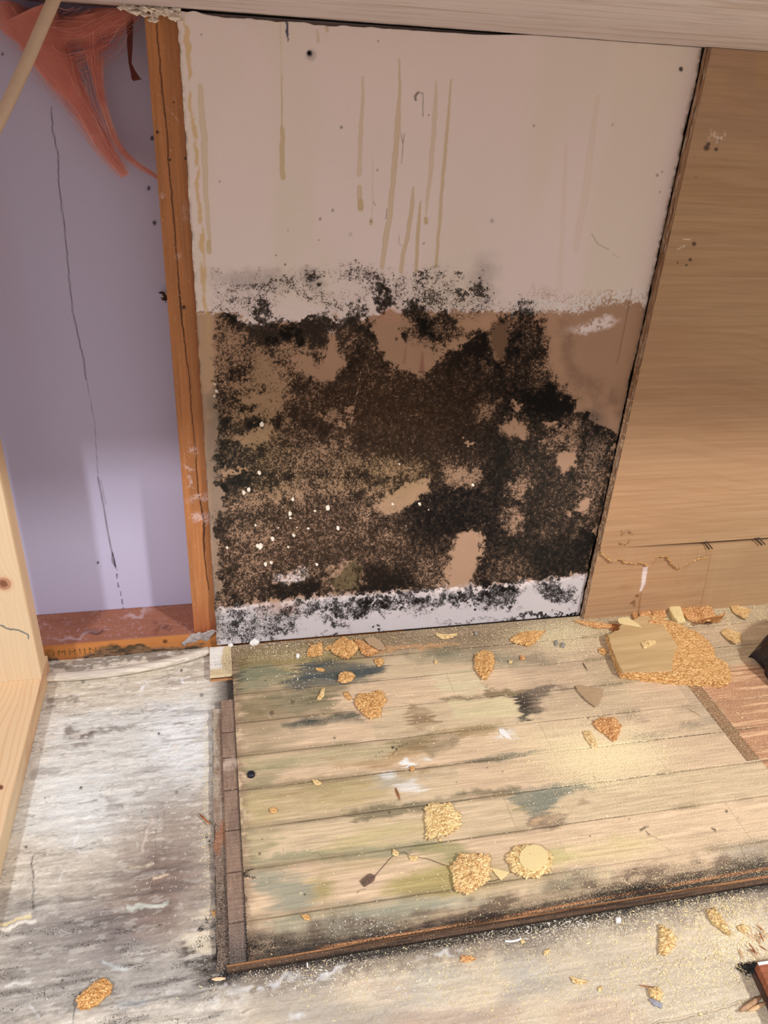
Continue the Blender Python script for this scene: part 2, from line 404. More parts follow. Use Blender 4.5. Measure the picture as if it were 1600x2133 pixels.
    # heavy areas
    for q in ((760, 830, 130, 70, 0, .74), (960, 830, 150, 60, 0, .80), (860, 930, 90, 60, 0, .80), (1105, 740, 38, 70, 0, .80), (1140, 830, 52, 44, 30, .97),
              (1170, 845, 22, 16, 0, 1.05), (905, 688, 30, 20, 10, 1.0), (560, 690, 90, 26, 12, .82), (640, 690, 50, 24, 0, .92), (700, 720, 24, 60, 0, .80),
              (705, 766, 26, 12, -20, .98), (590, 705, 40, 12, 0, .98), (980, 740, 60, 18, -20, .95), (1000, 742, 13, 9, 0, 1.2), (990, 700, 30, 22, -30, .92),
              (960, 1060, 120, 60, 0, .86), (1110, 1000, 100, 70, 20, .76), (1160, 1170, 80, 45, 0, .90), (1050, 1150, 60, 40, 0, .84), (570, 1215, 40, 30, 20, .98),
              (640, 1225, 30, 22, 0, .97), (790, 1208, 70, 20, 0, .97), (860, 1150, 60, 50, 0, .74), (510, 1005, 28, 34, 0, .90), (500, 930, 34, 40, 0, .70),
              (1180, 1060, 60, 40, 0, .74), (1000, 900, 70, 50, 0, .84), (560, 1085, 120, 30, 0, .72), (690, 1100, 120, 60, 0, .66), (620, 1160, 90, 30, 0, .70),
              (1100, 650, 30, 22, 60, .74), (735, 660, 26, 20, -30, .95), (848, 655, 20, 14, 0, .95), (462, 790, 24, 50, 0, .60), (530, 770, 30, 18, 0, .66),
              (800, 640, 26, 26, 0, .92), (1040, 970, 26, 60, 0, .90), (920, 1090, 60, 30, 0, .92), (1120, 920, 40, 30, 0, .84), (1240, 985, 26, 60, 0, .60)):
        add(*q, soft=.8)
    # gaps
    add(490, 715, 32, 30, 0, .42); add(458, 735, 14, 50, 0, .48)
    addp([(684, 702), (696, 690), (704, 708), (716, 745), (720, 756), (692, 790), (668, 796), (642, 776), (660, 752), (680, 735)], .05, 6, .6)
    add(610, 728, 40, 18, 5, .46); add(640, 765, 40, 14, 20, .22)
    addp([(530, 738), (560, 745), (590, 780), (596, 850), (566, 885), (548, 860), (560, 810), (528, 780)], .28, 9)
    add(530, 828, 34, 13, -10, .10); add(520, 862, 30, 8, 0, .34); addp([(500, 910), (560, 880), (570, 895), (556, 918), (500, 928)], .10, 6)
    add(505, 800, 36, 12, -10, .38); add(515, 905, 40, 9, -5, .34); add(490, 985, 34, 8, -6, .25); add(520, 1045, 40, 22, 0, .50)
    addp([(772, 668), (800, 650), (846, 643), (852, 668), (838, 690), (850, 716), (884, 732), (902, 758), (872, 778), (832, 768), (806, 744), (782, 704)], -.1, 6, .8)
    addp([(892, 738), (928, 716), (962, 698), (985, 704), (928, 736), (906, 748)], .16, 6)
    addp([(952, 656), (1032, 650), (1036, 666), (1014, 684), (960, 692)], .02, 6, .6)
    addp([(1018, 700), (1036, 672), (1056, 668), (1054, 720), (1048, 756), (1030, 748)], .18, 5, .4)
    add(925, 680, 30, 20, 0, .58); add(960, 630, 90, 14, 0, .42)
    addp([(1038, 888), (1078, 868), (1112, 890), (1100, 906), (1062, 910)], .22, 7); add(1070, 845, 12, 9, 0, .3); add(1015, 855, 22, 18, 0, .5)
    addp([(1166, 948), (1195, 944), (1200, 968), (1176, 980), (1160, 966)], .02, 3, .4); add(1150, 878, 14, 7, 0, .2)
    add(966, 992, 36, 20, 0, .40); add(1085, 1010, 18, 30, 40, .5); add(1170, 900, 50, 10, -20, .45)
    addp([(886, 996), (890, 1020), (862, 1046), (822, 1062), (796, 1062), (800, 1036), (842, 1010)], .0, 6, .6); add(815, 1050, 40, 10, -30, .25)
    add(1208, 1048, 18, 20, 20, .14); add(1074, 1080, 22, 20, 0, .50)
    addp([(950, 1130), (970, 1112), (1004, 1120), (1002, 1160), (985, 1196), (978, 1226), (940, 1226), (936, 1190), (944, 1160)], -.05, 6, .7)
    add(820, 975, 60, 20, 0, .50); add(700, 960, 60, 20, 0, .56); add(730, 856, 9, 7, 0, .05); add(716, 875, 7, 5, 0, .1); add(690, 865, 14, 16, 0, .4)
    add(985, 914, 10, 6, 0, .1); add(1120, 780, 26, 30, 0, .62); add(720, 1200, 32, 26, 0, .34); add(605, 1204, 34, 12, -20, .34)
    add(520, 1190, 60, 60, 0, .58, .9); add(900, 1190, 40, 30, 0, .60); add(1060, 1190, 40, 30, 0, .66); add(1100, 700, 20, 30, 0, .66)
    add(680, 1020, 50, 26, 0, .56, .9); add(600, 960, 60, 40, 0, .56, .9); add(1160, 930, 30, 20, 0, .62); add(1250, 935, 26, 34, 0, .5, .9)
    add(520, 1110, 40, 20, 0, .52, .9)
    # spots on the paint above and on the foot band
    up = f.poly([(430, 596), (520, 580), (700, 560), (780, 556), (880, 560), (960, 566), (1020, 590), (1060, 625), (1060, 655), (800, 660), (430, 655)], 22, 1.2)
    mo = np.maximum(mo, up*(.36+(mid-.5)*.55))
    for q in ((545, 602, 44, 15, 8, .55), (588, 585, 16, 14, 0, .58), (655, 574, 20, 13, 25, .74), (648, 622, 9, 9, 0, .78), (735, 565, 36, 12, 10, .52), (795, 590, 26, 24, 0, .60),
              (795, 610, 16, 26, 0, .90), (880, 577, 17, 11, 0, .62), (862, 640, 22, 26, 0, .92), (880, 600, 22, 16, 0, .55), (955, 570, 12, 10, 0, .60), (960, 615, 14, 14, 0, .74),
              (1000, 605, 24, 22, 0, .72), (1008, 560, 8, 16, 0, .34), (536, 650, 16, 26, 10, .86), (478, 630, 26, 14, 0, .46), (905, 625, 34, 22, 0, .58), (437, 570, 6, 16, 0, .42),
              (452, 565, 10, 10, 0, .34), (740, 635, 28, 10, -30, .62), (1070, 640, 26, 10, 0, .48), (520, 566, 60, 12, 0, .25), (450, 650, 18, 8, 0, .45)):
        a, b, r1, r2, an, v = q; m = f.blob(a, b, r1, r2, an, .8); mo = np.maximum(mo, m*v)
    for q in ((615, 640, 46, 20, 5, 0), (625, 655, 36, 10, 0, 0), (770, 640, 14, 16, 0, .1), (512, 660, 18, 10, 20, .1), (705, 650, 20, 9, -20, .2), (720, 600, 30, 14, 0, .2), (690, 590, 30, 8, 0, .1)):
        a, b, r1, r2, an, v = q; m = f.blob(a, b, r1, r2, an, .7); mo = mo*(1-m)+v*m
    ft = f.poly([(455, 1262), (1200, 1185), (1198, 1228), (1000, 1254), (800, 1266), (640, 1296), (560, 1330), (455, 1335)], 14, 1.8)
    mo = np.where(foot > .3, np.maximum(mo*(1-foot), ft*foot*(.46+.26*sm(640, 800, x)+(mid-.5)*1.0)), mo)
    for q in ((530, 1300, 90, 30, 0, .44), (500, 1325, 60, 14, -4, .60), (585, 1318, 30, 12, 0, .66), (690, 1300, 30, 9, 10, .68), (752, 1272, 10, 7, 0, 1.0), (790, 1306, 12, 6, 20, .85), (705, 1272, 36, 8, -15, .55),
              (780, 1252, 60, 14, 0, .50), (905, 1255, 46, 12, 0, .72), (870, 1272, 50, 12, 0, .46), (1040, 1248, 46, 12, -15, .68), (1070, 1262, 12, 8, 0, .7), (1155, 1232, 40, 14, 0, .74), (1180, 1245, 26, 10, 0, .6),
              (1120, 1284, 90, 6, -5, .80), (1170, 1278, 40, 5, -5, .9), (980, 1292, 90, 5, -5, .5), (690, 1330, 60, 4, -5, .6), (460, 1250, 10, 70, 0, .55)):
        a, b, r1, r2, an, v = q; m = f.blob(a, b, r1, r2, an, .8); mo = np.maximum(mo, m*v)
    for q in ((820, 1285, 60, 10, -5, 0), (1100, 1262, 40, 9, 0, .1), (960, 1275, 60, 8, 0, .15), (830, 1262, 20, 8, 0, .1), (1190, 1215, 16, 10, 0, .15)):
        a, b, r1, r2, an, v = q; m = f.blob(a, b, r1, r2, an, .7); mo = mo*(1-m)+v*m
    mo = np.where(x < 445, mo*sm(425, 447, x), mo)
    hf = fbm(x/5, y/5, 3, 511, .75)-.5; mo = np.where(mo > .06, mo+hf*.58*sm(.06, .3, mo)*sm(1.25, .85, mo), mo)
    # growth colour: black, brown in the middle, grey green at the lower sides
    gc = np.ones(x.shape+(3,))*L(19, 15, 13)
    gc = mixc(gc, L(56, 40, 28), f.blob(800, 860, 190, 110, 0, .9)*.75+f.blob(650, 1130, 200, 80, 0, .9)*.4)
    gc = mixc(gc, L(62, 52, 44), f.blob(600, 690, 190, 40, 0, .9)*.6*(f.m1 > .3)+up*.4)
    gc = mixc(gc, L(34, 36, 32), f.blob(1150, 950, 120, 90, 30, .9)*.5+f.blob(500, 960, 60, 120, 0, .9)*.6+f.blob(1130, 1150, 100, 80, 0, .9)*.3)
    gc = mixc(gc, L(12, 11, 12), f.blob(1110, 800, 70, 100, 20, .8)*.8+f.blob(900, 690, 40, 26, 0, .8)*.8+f.blob(960, 1060, 130, 60, 0, .8)*.6)
    # chips of white plaster on the growth
    for (a, b, r) in ((568, 997, 0), (610, 1040, 4), (604, 1070, 5), (605, 1079, 3), (656, 1064, 3), (683, 1058, 6), (617, 1016, 0), (673, 1007, 0), (543, 1138, 7), (568, 1122, 5), (704, 1100, 5), (553, 1175, 5), (565, 1172, 4), (612, 1115, 4),
                      (642, 1101, 3), (619, 1099, 2), (580, 1099, 2), (532, 1094, 3), (818, 1050, 3), (874, 1050, 4), (893, 1062, 2), (600, 1139, 3), (474, 1141, 3), (537, 1137, 5), (545, 884, 6), (452, 815, 4), (446, 825, 3), (448, 800, 3), (518, 1020, 5), (508, 1026, 5), (540, 985, 5), (832, 966, 2), (985, 1010, 4), (660, 1176, 4)):
        if r:
            m = sm(.30, .45, f.blob(a, b, r*.85, r*.6, 15*r, .7, False)*(.45+fbm(x/2.6, y/2.6, 2, 7))); base = mixc(base, L(236, 228, 214), m); mo = mo*(1-m)
    for pts in ([(757, 1079), (766, 1074), (775, 1067)], [(844, 1095), (850, 1105)], [(730, 885), (752, 775)], [(700, 740), (745, 700)], [(518, 1010), (508, 1018), (506, 1030), (514, 1036)]):
        m = f.line(pts, 1.3, 1.0)*sm(.3, .6, fbm(x/5, y/5, 2, 5)); base = mixc(base, L(196, 180, 158), m*.6); mo = mo*(1-m*.7)
    # holes, scratches, pencil
    blk = L(26, 24, 30)
    for (a, b, r, v) in ((645, 108, 5, 1), (648, 112, 11, .3), (1419, 144, 4.5, .9), (711, 265, 3, .6), (693, 438, 3, .5), (773, 461, 2, .6), (786, 354, 2, .6), (458, 378, 2, .5), (1112, 262, 2.5, .5), (1370, 365, 3, .5), (1025, 460, 4, .35),
                         (1380, 358, 2, .5), (667, 456, 3, .5), (788, 81, 2, .6), (420, 70, 2, .5), (664, 500, 2, .4), (730, 488, 4, .2), (893, 240, 1.6, .7), (1276, 260, 2, .5), (1376, 400, 2, .5), (600, 480, 2, .4), (826, 706, 3, .8), (575, 532, 1.5, .8), (594, 551, 2, .8), (883, 507, 2, .6)):
        base = mixc(base, blk, f.blob(a, b, r, r*1.15, 0, .4, False)*v)
    base = mixc(base, L(34, 38, 74), f.line([(597, 30), (598, 60), (600, 84)], [5, 6, 2], 1, .15)*.9)
    for pts, wd, a in (([(866, 208), (868, 196), (874, 192), (881, 194), (881, 242)], 1.8, .7), ([(866, 208), (864, 200), (871, 192)], 5, .6), ([(835, 278), (839, 300), (842, 278), (836, 340)], 1.6, .6),
                       ([(1233, 488), (1245, 508), (1268, 520)], 2, .45), ([(1276, 528), (1290, 538)], 1.6, .3), ([(1318, 600), (1300, 690), (1287, 756)], 1.5, .6), ([(806, 436), (804, 455)], 2.2, .6), ([(832, 490), (830, 505), (836, 512)], 1.2, .5),
                       ([(1315, 632), (1308, 650)], 1.2, .4), ([(778, 420), (782, 428)], 2, .5)):
        base = mixc(base, L(70, 60, 52), f.line(pts, wd, .9)*a)
    # ragged rims: crumbled top edge, frayed sides
    rim = sm(5, 0, Z.max()-Z)*0
    e = fbm(x/9, y/9, 3, 303)
    base = mixc(base, L(120, 104, 92), sm(.008, .0, X.max()-X)*.55*sm(.35, .6, e)+sm(.004, 0, X.max()-X)*.5)
    base = mixc(base, L(150, 130, 112), sm(.004, 0, X-X.min())*.5*sm(.3, .6, e))
    off = np.zeros(x.shape+(3,))
    u = (X-X.min())/(X.max()-X.min()); vz = (Z-Z.min())/(Z.max()-Z.min())
    off[..., 0] = (1-u)**14*(fbm(Z*60, Z*0, 4, 404)-.55)*.0040 - u**22*(.0004+.010*np.clip(fbm(Z*9, Z*0+3, 2, 414)-.50, 0, 1)+.003*fbm(Z*90, Z*0+7, 3, 415))
    off[..., 2] = vz**40*(-.0035*sm(.60, .75, 1-np.abs(u-.32)*1.2)-.0035*fbm(X*60, X*0, 3, 424)*sm(.62, .2, u))
    disp = (fbm(X*40, Z*40, 3, 17)-.5)*.0004+(1-paper)*.0003-f.blob(645, 108, 5, 6, 0, .4, False)*.004
    return dict(stain=base, mold=np.clip(mo, 0, 1.3), growth=gc, disp=disp, off=off)

o = sheet('drywall_panel', (-.0212, 0, .0004), (.6492, 0, 0), (0, 0, .8926), 560, 770, drywall, MOLD, depth=.0125, normal=(0, -1, 0))
tag(o, 'white drywall panel with dripping stains above and black mold spread over its lower half', 'drywall')

# ------------------------------------------------------------------ wall behind the open bay, studs and plate
def lav(PX, PY, X, Y, Z):
    f = Field(PX, PY); base = np.ones(PX.shape+(3,))*L(184, 179, 206)
    base *= (1+(fbm(X*6, Z*3, 3, 5)-.5)[..., None]*.12)
    base = mixc(base, L(186, 166, 186), sm(.45, .7, fbm(X*10, Z*1.2, 2, 8))*.35)
    dk = L(66, 60, 72)
    base = mixc(base, dk, f.line([(107, 222), (110, 270), (120, 320), (124, 400), (135, 480), (142, 560), (152, 650), (160, 690), (172, 740), (180, 790)], 2.2, .8, .1)*.85)
    base = mixc(base, L(110, 104, 124), f.line([(180, 790), (197, 880), (202, 960), (204, 995)], 1.6, .8)*.6)
    base = mixc(base, L(100, 92, 100), f.line([(204, 995), (215, 1050), (225, 1110), (233, 1150)], 3, 1.0)*.8+f.line([(210, 1000), (220, 1050)], 2, 1.0)*.5)
    base = mixc(base, L(60, 54, 62), f.line([(233, 1150), (236, 1170), (242, 1184)], [3, 7, 3], 1.0)*.6+f.line([(235, 1152), (241, 1180)], 1.8, .8)*.8)
    base = mixc(base, L(60, 54, 62), f.line([(243, 1188), (249, 1224), (253, 1240), (257, 1270)], 2.6, .8, .3)*.8*(np.sin(PY/2.8) > -.3))
    for a, b, r in ((204, 1172, 3), (5, 112, 3), (317, 288, 5), (310, 392, 4.5), (322, 464, 5)):
        base = mixc(base, L(30, 24, 26), f.blob(a, b, r*.8, r, 0, .4, False)*.9)
    return dict(stain=base)
o = sheet('wall_back', (-.52, .0976, -.05), (.52, 0, 0), (0, 0, 1.0), 380, 500, lav, mat_attr('lavender_sheathing', .7, .06, None, .12), normal=(0, -1, 0), depth=.01)
tag(o, kind='structure')
o = box('wall_right', (.0, .0976, -.05), (1.6, .11, .95), mat_plain('dark_sheathing', L(120, 100, 96))); tag(o, kind='structure')

def stud(PX, PY, X, Y, Z):
    f = Field(PX, PY); t = fbm(X*150, Z*7, 4, 51); base = L(172, 114, 70)*(1+(t-.5)[..., None]*.5)
    base = mixc(base, L(150, 84, 36), sm(.008, .0, X.max()-X)*.35)
    base = mixc(base, L(64, 34, 18), f.line([(325, 40), (331, 110), (345, 250), (357, 400), (370, 560), (376, 640), (387, 720), (398, 850), (408, 940), (414, 1030), (425, 1090), (424, 1150), (434, 1230)], [2, 2.4, 2.4, 2.4, 2.4, 4, 2.6, 2.4, 2, 3, 5, 3, 2], .9, .15)*.9)
    for a, b, r in ((328, 275, 3.4), (354, 333, 2.6), (362, 213, 2), (383, 640, 4), (310, 195, 4), (387, 330, 3)):
        base = mixc(base, L(36, 20, 14), f.blob(a, b, r, r, 0, .4, False)*.95)
    pl = f.blob(398, 942, 12, 9, 0, .7)+f.blob(395, 982, 16, 5, 10, .7)+f.blob(400, 1010, 6, 10, 0, .7)+f.blob(420, 1042, 20, 8, -10, .7)+f.blob(418, 1082, 20, 9, -8, .6)+f.line([(345, 220), (372, 252)], 2, 1)*.7+f.blob(372, 530, 8, 5, 0, .7)*.7+f.blob(340, 410, 3, 4)+f.blob(390, 440, 10, 20)*.3
    base = mixc(base, L(208, 178, 172), np.clip(pl, 0, 1)*sm(.38, .6, fbm(PX/3, PY/3, 2, 88)+.06)*.75)
    base = mixc(base, L(214, 196, 186), sm(.82, .90, fbm(PX/3, PY/3, 2, 99))*.4)
    base = mixc(base, L(156, 74, 48), sm(1230, 1320, PY)*.5)
    return dict(stain=base, disp=-f.line([(325, 40), (345, 250), (370, 560), (398, 850), (425, 1150)], 3, 1)*.001)
o = sheet('wall_stud', (-.0578, .0127, .0192), (.038, 0, 0), (0, 0, .8738), 60, 800, stud, mat_attr('aged_fir', .5, .12, (300, 300, 12), .15), normal=(0, -1, 0), depth=.084)
tag(o, 'orange-brown wooden wall stud with a long crack beside the drywall', 'stud')

def plate(PX, PY, X, Y, Z):
    f = Field(PX, PY); t = fbm(X*9, Y*160+Z*160, 4, 51); base = L(192, 126, 70)*(1+(t-.5)[..., None]*.45)
    top = (Z > .0188)*1.0
    base = mixc(base, L(142, 92, 78), top*.85)
    base = mixc(base, L(70, 34, 28), top*(f.blob(195, 1318, 16, 6, 10, .8)*.8+f.blob(340, 1308, 14, 6, 10, .8)*.5+f.blob(150, 1290, 60, 10, 0, .9)*.2))
    base = mixc(base, L(190, 164, 170), top*sm(.62, .72, fbm(PX/4, PY/3, 3, 71))*.35*sm(.4, .6, fbm(PX/40, PY/20, 2, 72)+.1))
    base = mixc(base, L(200, 182, 190), top*(f.blob(150, 1322, 40, 4, -8, .8)+f.blob(285, 1275, 30, 5, -5, .8))*.5)
    gr = f.poly([(90, 1374), (150, 1368), (230, 1352), (300, 1346), (350, 1346), (420, 1340), (420, 1400), (60, 1400)], 5, .6)
    base = mixc(base, L(112, 92, 74), gr*.85*(1-top)); base = mixc(base, L(52, 48, 40), gr*(1-top)*sm(.5, .62, fbm(PX/14, PY/3, 3, 75))*.8)
    base = mixc(base, L(60, 56, 36), (1-top)*f.blob(270, 1352, 40, 5, -5, .8)*.8)
    base = mixc(base, L(70, 36, 20), (1-top)*(f.blob(344, 1336, 5, 4, 0, .3, False)*.8+f.blob(105, 1368, 14, 9, 0, .3)*.3))
    return dict(stain=base)
ROT = mat_attr('aged_fir_plate', .6, .15, (12, 300, 300), .2)
root = empty('sole_plate', (-.2, .05, -.0236), 'reddish wooden sole plate with stamped letters at the foot of the open bay', 'wood plate')
a = sheet('plate_face', (-.50, .0123, -.0236), (.80, 0, 0), (0, 0, .0426), 560, 34, plate, ROT, normal=(0, -1, 0)); adopt(a, root)
b_ = sheet('plate_top', (-.50, .0127, .019), (.80, 0, 0), (0, .0845, 0), 560, 60, plate, ROT, normal=(0, 0, 1), depth=.04); adopt(b_, root)
tc = bpy.data.curves.new('stamped_lettering', 'FONT'); tc.body = 'OMHIJNC'; tc.size = .0175; tc.space_character = 1.35; tc.extrude = .00015
to = bpy.data.objects.new('stamped_lettering', tc); C.objects.link(to); p = P(97, 1372, 1, .0124)
to.location = (p[0], .0124, -.0035); to.rotation_euler = (math.pi/2, 0, 0); to.scale = (1.0, .95, 1)
mm = M('faded_ink', .8); nn = mm.rng(mm.noise(420, 3), .42, .58); tc.materials.append(mm.out(mm.mix(nn, L(64, 70, 42), L(160, 110, 58))))
bpy.context.view_layer.update()
me = bpy.data.meshes.new_from_object(to.evaluated_get(bpy.context.evaluated_depsgraph_get())); me.transform(to.matrix_world)
bpy.data.objects.remove(to); to = bpy.data.objects.new('stamped_lettering', me); C.objects.link(to); adopt(to, root)
to['label'] = 'dark green stamped letters'

# fresh pine framing at the left
PINE = M('fresh_pine', .55, .3)
def pine(kind):
    def fn(PX, PY, X, Y, Z):
        f = Field(PX, PY)
        base = np.ones(PX.shape+(3,))*L(216, 192, 158)
        if kind == 'post':
            kx, kz = P(8, 1216, 1, -.068)[[0, 2]]
            r = np.hypot((X-kx), (Z-kz)*.9); bend = np.exp(-(r/.022)**2)*.010*np.sign(X-kx)
            t = fbm((X-bend)*240, Z*5, 3, 5); ring = .5+.5*np.sin((X-bend)*900+fbm(X*8, Z*4, 3, 9)*16)
            base *= (.93+.1*t+.05*ring)[..., None]
            base = mixc(base, L(196, 152, 104), sm(.75, 1, ring)*.30)
            k = sm(.0105, .0085, r); base = mixc(base, L(168, 112, 84), k*.8); base = mixc(base, L(110, 62, 44), sm(.0062, .0040, r+(fbm(X*400, Z*400, 2, 3)-.5)*.004)*.8)
            base = mixc(base, L(206, 160, 130), sm(.0150, .0105, r)*(1-k)*.5)
            base = mixc(base, L(58, 84, 96), f.line([(-2, 1303), (18, 1308), (40, 1314), (57, 1323), (59, 1331)], 3.2, 1.0, .25)*.85)
            base = mixc(base, L(190, 164, 138), (X > X.max()-.0002)*.3)
        else:
            t = fbm(X*260, Y*4, 3, 5); ring = .5+.5*np.sin(X*800+fbm(X*14, Y*5, 3, 9)*22)
            base = np.ones(PX.shape+(3,))*L(220, 190, 152); base *= (.93+.12*t)[..., None]
            base = mixc(base, L(200, 150, 100), sm(.7, 1, ring)*.35)
            base = mixc(base, L(120, 70, 50), f.blob(2, 1640, 5, 5, 0, .4, False))
        return dict(stain=base)
    return fn
PM = mat_attr('fresh_pine_a', .55, .08, None, .08); PMs = mat_attr('fresh_pine_b', .6, .1, (140, 10, 260), .15)
root = empty('pine_post', (-.325, -.049, .02), 'pale new pine post with a knot standing on the left plate', 'post')
a = sheet('post_face', (-.370, -.068, .0202), (.0885, 0, 0), (0, 0, .8728), 120, 900, pine('post'), PM, normal=(0, -1, 0)); adopt(a, root)
a['label'] = 'knotty front face with a blue pencil stroke'
a = box('post_body', (-.370, -.0678, .0202), (-.2805, -.030, .893), mat_wood('pine_side', L(214, 180, 140), L(228, 198, 158), (200, 200, 8), bump=.08), bev=.004); adopt(a, root)
def plside(PX, PY, X, Y, Z):
    base = np.ones(PX.shape+(3,))*L(206, 164, 124); ring = .5+.5*np.sin(Z*900+fbm(Y*9, Z*60, 3, 9)*14)
    base = mixc(base, L(158, 108, 74), sm(.4, 1, ring)*.5); base = mixc(base, L(230, 200, 158), sm(.4, .6, fbm(Y*12, Z*40, 3, 77))*.5)
    base = mixc(base, L(226, 208, 172), sm(-.16, -.30, Y)*.6)
    return dict(stain=base)
root = empty('pine_floor_plate', (-.326, -.5, -.013), 'new pine plate lying on the subfloor at the left edge under the post', 'wood plate')
a = sheet('plate_top', (-.371, -1.0, .020), (.089, 0, 0), (0, .985, 0), 110, 700, pine('plate'), PM, normal=(0, 0, 1)); adopt(a, root)
a = sheet('plate_side', (-.2818, -1.0, -.0128), (0, .985, 0), (0, 0, .0325), 700, 26, plside, PM, normal=(1, 0, 0), depth=.08); adopt(a, root)

# overhead board
def over(PX, PY, X, Y, Z):
    t = fbm(X*7+Y*3, Y*70, 4, 51); s2 = fbm(X*20, Y*160, 4, 54); base = L(216, 206, 208)*(1+(t-.5)[..., None]*.16)
    base = mixc(base, L(164, 150, 146), sm(.50, .72, s2*.6+t*.4)*.40)
    base = mixc(base, L(176, 158, 140), sm(.56, .70, fbm(X*5, Y*40, 3, 64))*.4)
    base = mixc(base, L(120, 100, 84), sm(-.030, -.003, Y)*sm(.45, .6, fbm(X*60, Y*60, 3, 4))*.35)
    return dict(stain=base, disp=(s2-.5)*.0006)
o = sheet('painted_plywood_shelf', (-.62, -.62, .8935), (2.05, 0, 0), (0, .715, 0), 900, 320, over, mat_attr('washed_plywood', .8, .15, (8, 200, 200), .15), normal=(0, 0, -1), depth=.018)
tag(o, 'whitewashed plywood shelf overhead spanning the top of the picture', 'shelf')
# crumbled plaster along the shelf edge above the stud
def lumps(name, pts, r, mat, seed, n=60, flat=.6):
    rs = np.random.default_rng(seed); V = []; F = []
    for k in range(n):
        t = rs.random()*(len(pts)-1); i = int(t); q = np.array(pts[i])*(1-t+i)+np.array(pts[min(i+1, len(pts)-1)])*(t-i)
        q = q+rs.normal(0, r*.35, 3); s_ = r*rs.uniform(.3, .9); b = len(V)
        pv = [(1, 0, 0), (-1, 0, 0), (0, 1, 0), (0, -1, 0), (0, 0, 1), (0, 0, -1)]
        for v in pv: V.append(q+np.array(v)*s_*rs.uniform(.6, 1.2, 3)*np.array([1.3, .7, flat])+rs.normal(0, s_*.15, 3))
        F += [(b, b+2, b+4), (b+2, b+1, b+4), (b+1, b+3, b+4), (b+3, b, b+4), (b+2, b, b+5), (b+1, b+2, b+5), (b+3, b+1, b+5), (b, b+3, b+5)]
    return mesh_obj(name, V, F, mat)
PLA = mat_plain('plaster_crumb', L(224, 212, 200), .9, .2, 200, .4)
o = lumps('plaster_ridge', [P(250, 14, 1, .010), P(300, 20, 1, .004), P(345, 22, 1, .0), P(372, 34, 1, -.002)], .007, PLA, 3, 90)
tag(o, 'crumbling white plaster ridge along the shelf above the stud', 'plaster')
o = lumps('plaster_crumb', [P(322, 28, 1, .006), P(318, 40, 1, .006)], .005, PLA, 5, 14)
tag(o, 'white plaster crumb stuck on the top of the orange stud', 'plaster')
# ------------------------------------------------------------------ laminated boards on the right
def lam(low):
    def fn(PX, PY, X, Y, Z):
        f = Field(PX, PY)
        base = np.ones(PX.shape+(3,))*L(176, 144, 108)
        g = fbm(X*5, Z*150+fbm(X*3, Z*6, 2, 4)*14, 4, 51); g2 = fbm(X*9, Z*330, 3, 58)
        base = mixc(base, L(160, 122, 84), sm(.44, .72, g)*.30); base = mixc(base, L(140, 100, 68), sm(.62, .72, g2)*.16)
        base = mixc(base, L(172, 128, 98), sm(.4, .7, fbm(X*3, Z*3, 2, 70))*.30)
        # sweeping growth lines high up
        arc = np.abs((np.hypot((PX-1420)*.9, (PY-620)*2.4)/90 + fbm(X*6, Z*6, 2, 7)*.7) % 1-.5)
        base = mixc(base, L(150, 104, 74), sm(.09, .0, arc)*.22*sm(250, 330, PY)*sm(620, 450, PY))
        base = mixc(base, L(164, 134, 114), sm(420, 200, PY)*.5*sm(.3, .6, f.m1+.1))  # browner towards the top: the dimmer light up there is put into the colour
        if not low:
            dk = L(62, 42, 34)
            for a, b, r in ((1476, 300, 4), (1492, 311, 4), (1472, 308, 6), (1497, 293, 2.6), (1446, 508, 4.5), (1438, 541, 3.5), (1430, 552, 2.4), (1412, 547, 2), (1370, 366, 1.5), (1450, 369, 1.5)):
                base = mixc(base, dk, f.blob(a, b, r, r, 0, .5, False)*.9)
            base = mixc(base, L(226, 206, 190), (f.blob(1486, 283, 11, 8, 0, .6)+f.blob(1508, 279, 6, 6, 0, .6))*sm(.4, .55, fbm(PX/2.5, PY/2.5, 2, 3))*.9)
            base = mixc(base, L(228, 210, 186), f.line([(1424, 498), (1438, 499)], 2, 1)*.9+f.blob(1413, 528, 3, 3, 0, .5)*.7)
            base = mixc(base, L(110, 78, 46), (f.blob(1306, 1110, 8, 6, 0, .6)+f.blob(1302, 1133, 6, 4, 0, .6))*sm(.40, .52, fbm(PX/2.4, PY/2.4, 2, 13))*.9)
        return dict(stain=base, disp=(g-.5)*.0003)
    return fn
LAM = mat_attr('maple_laminate', .42, .06, (5, 200, 220), .06)
EDGE = M('raw_board_edge', .9, .2)
nn = EDGE.rng(EDGE.noise(1.0, 5, .7, (500, 500, 60)), .3, .7)
EDGE.bump(nn, .7, .0012); EDGE = EDGE.out(EDGE.mix(nn, L(92, 70, 56), L(196, 158, 120)))
root = empty('maple_panel', (1.0, -.009, .52), 'large maple-faced panel with nail holes right of the drywall', 'wood panel')
a = sheet('panel_face', (.6275, -.018, .1535), (.96, 0, 0), (0, 0, .7395), 700, 560, lam(False), LAM, normal=(0, -1, 0)); adopt(a, root)
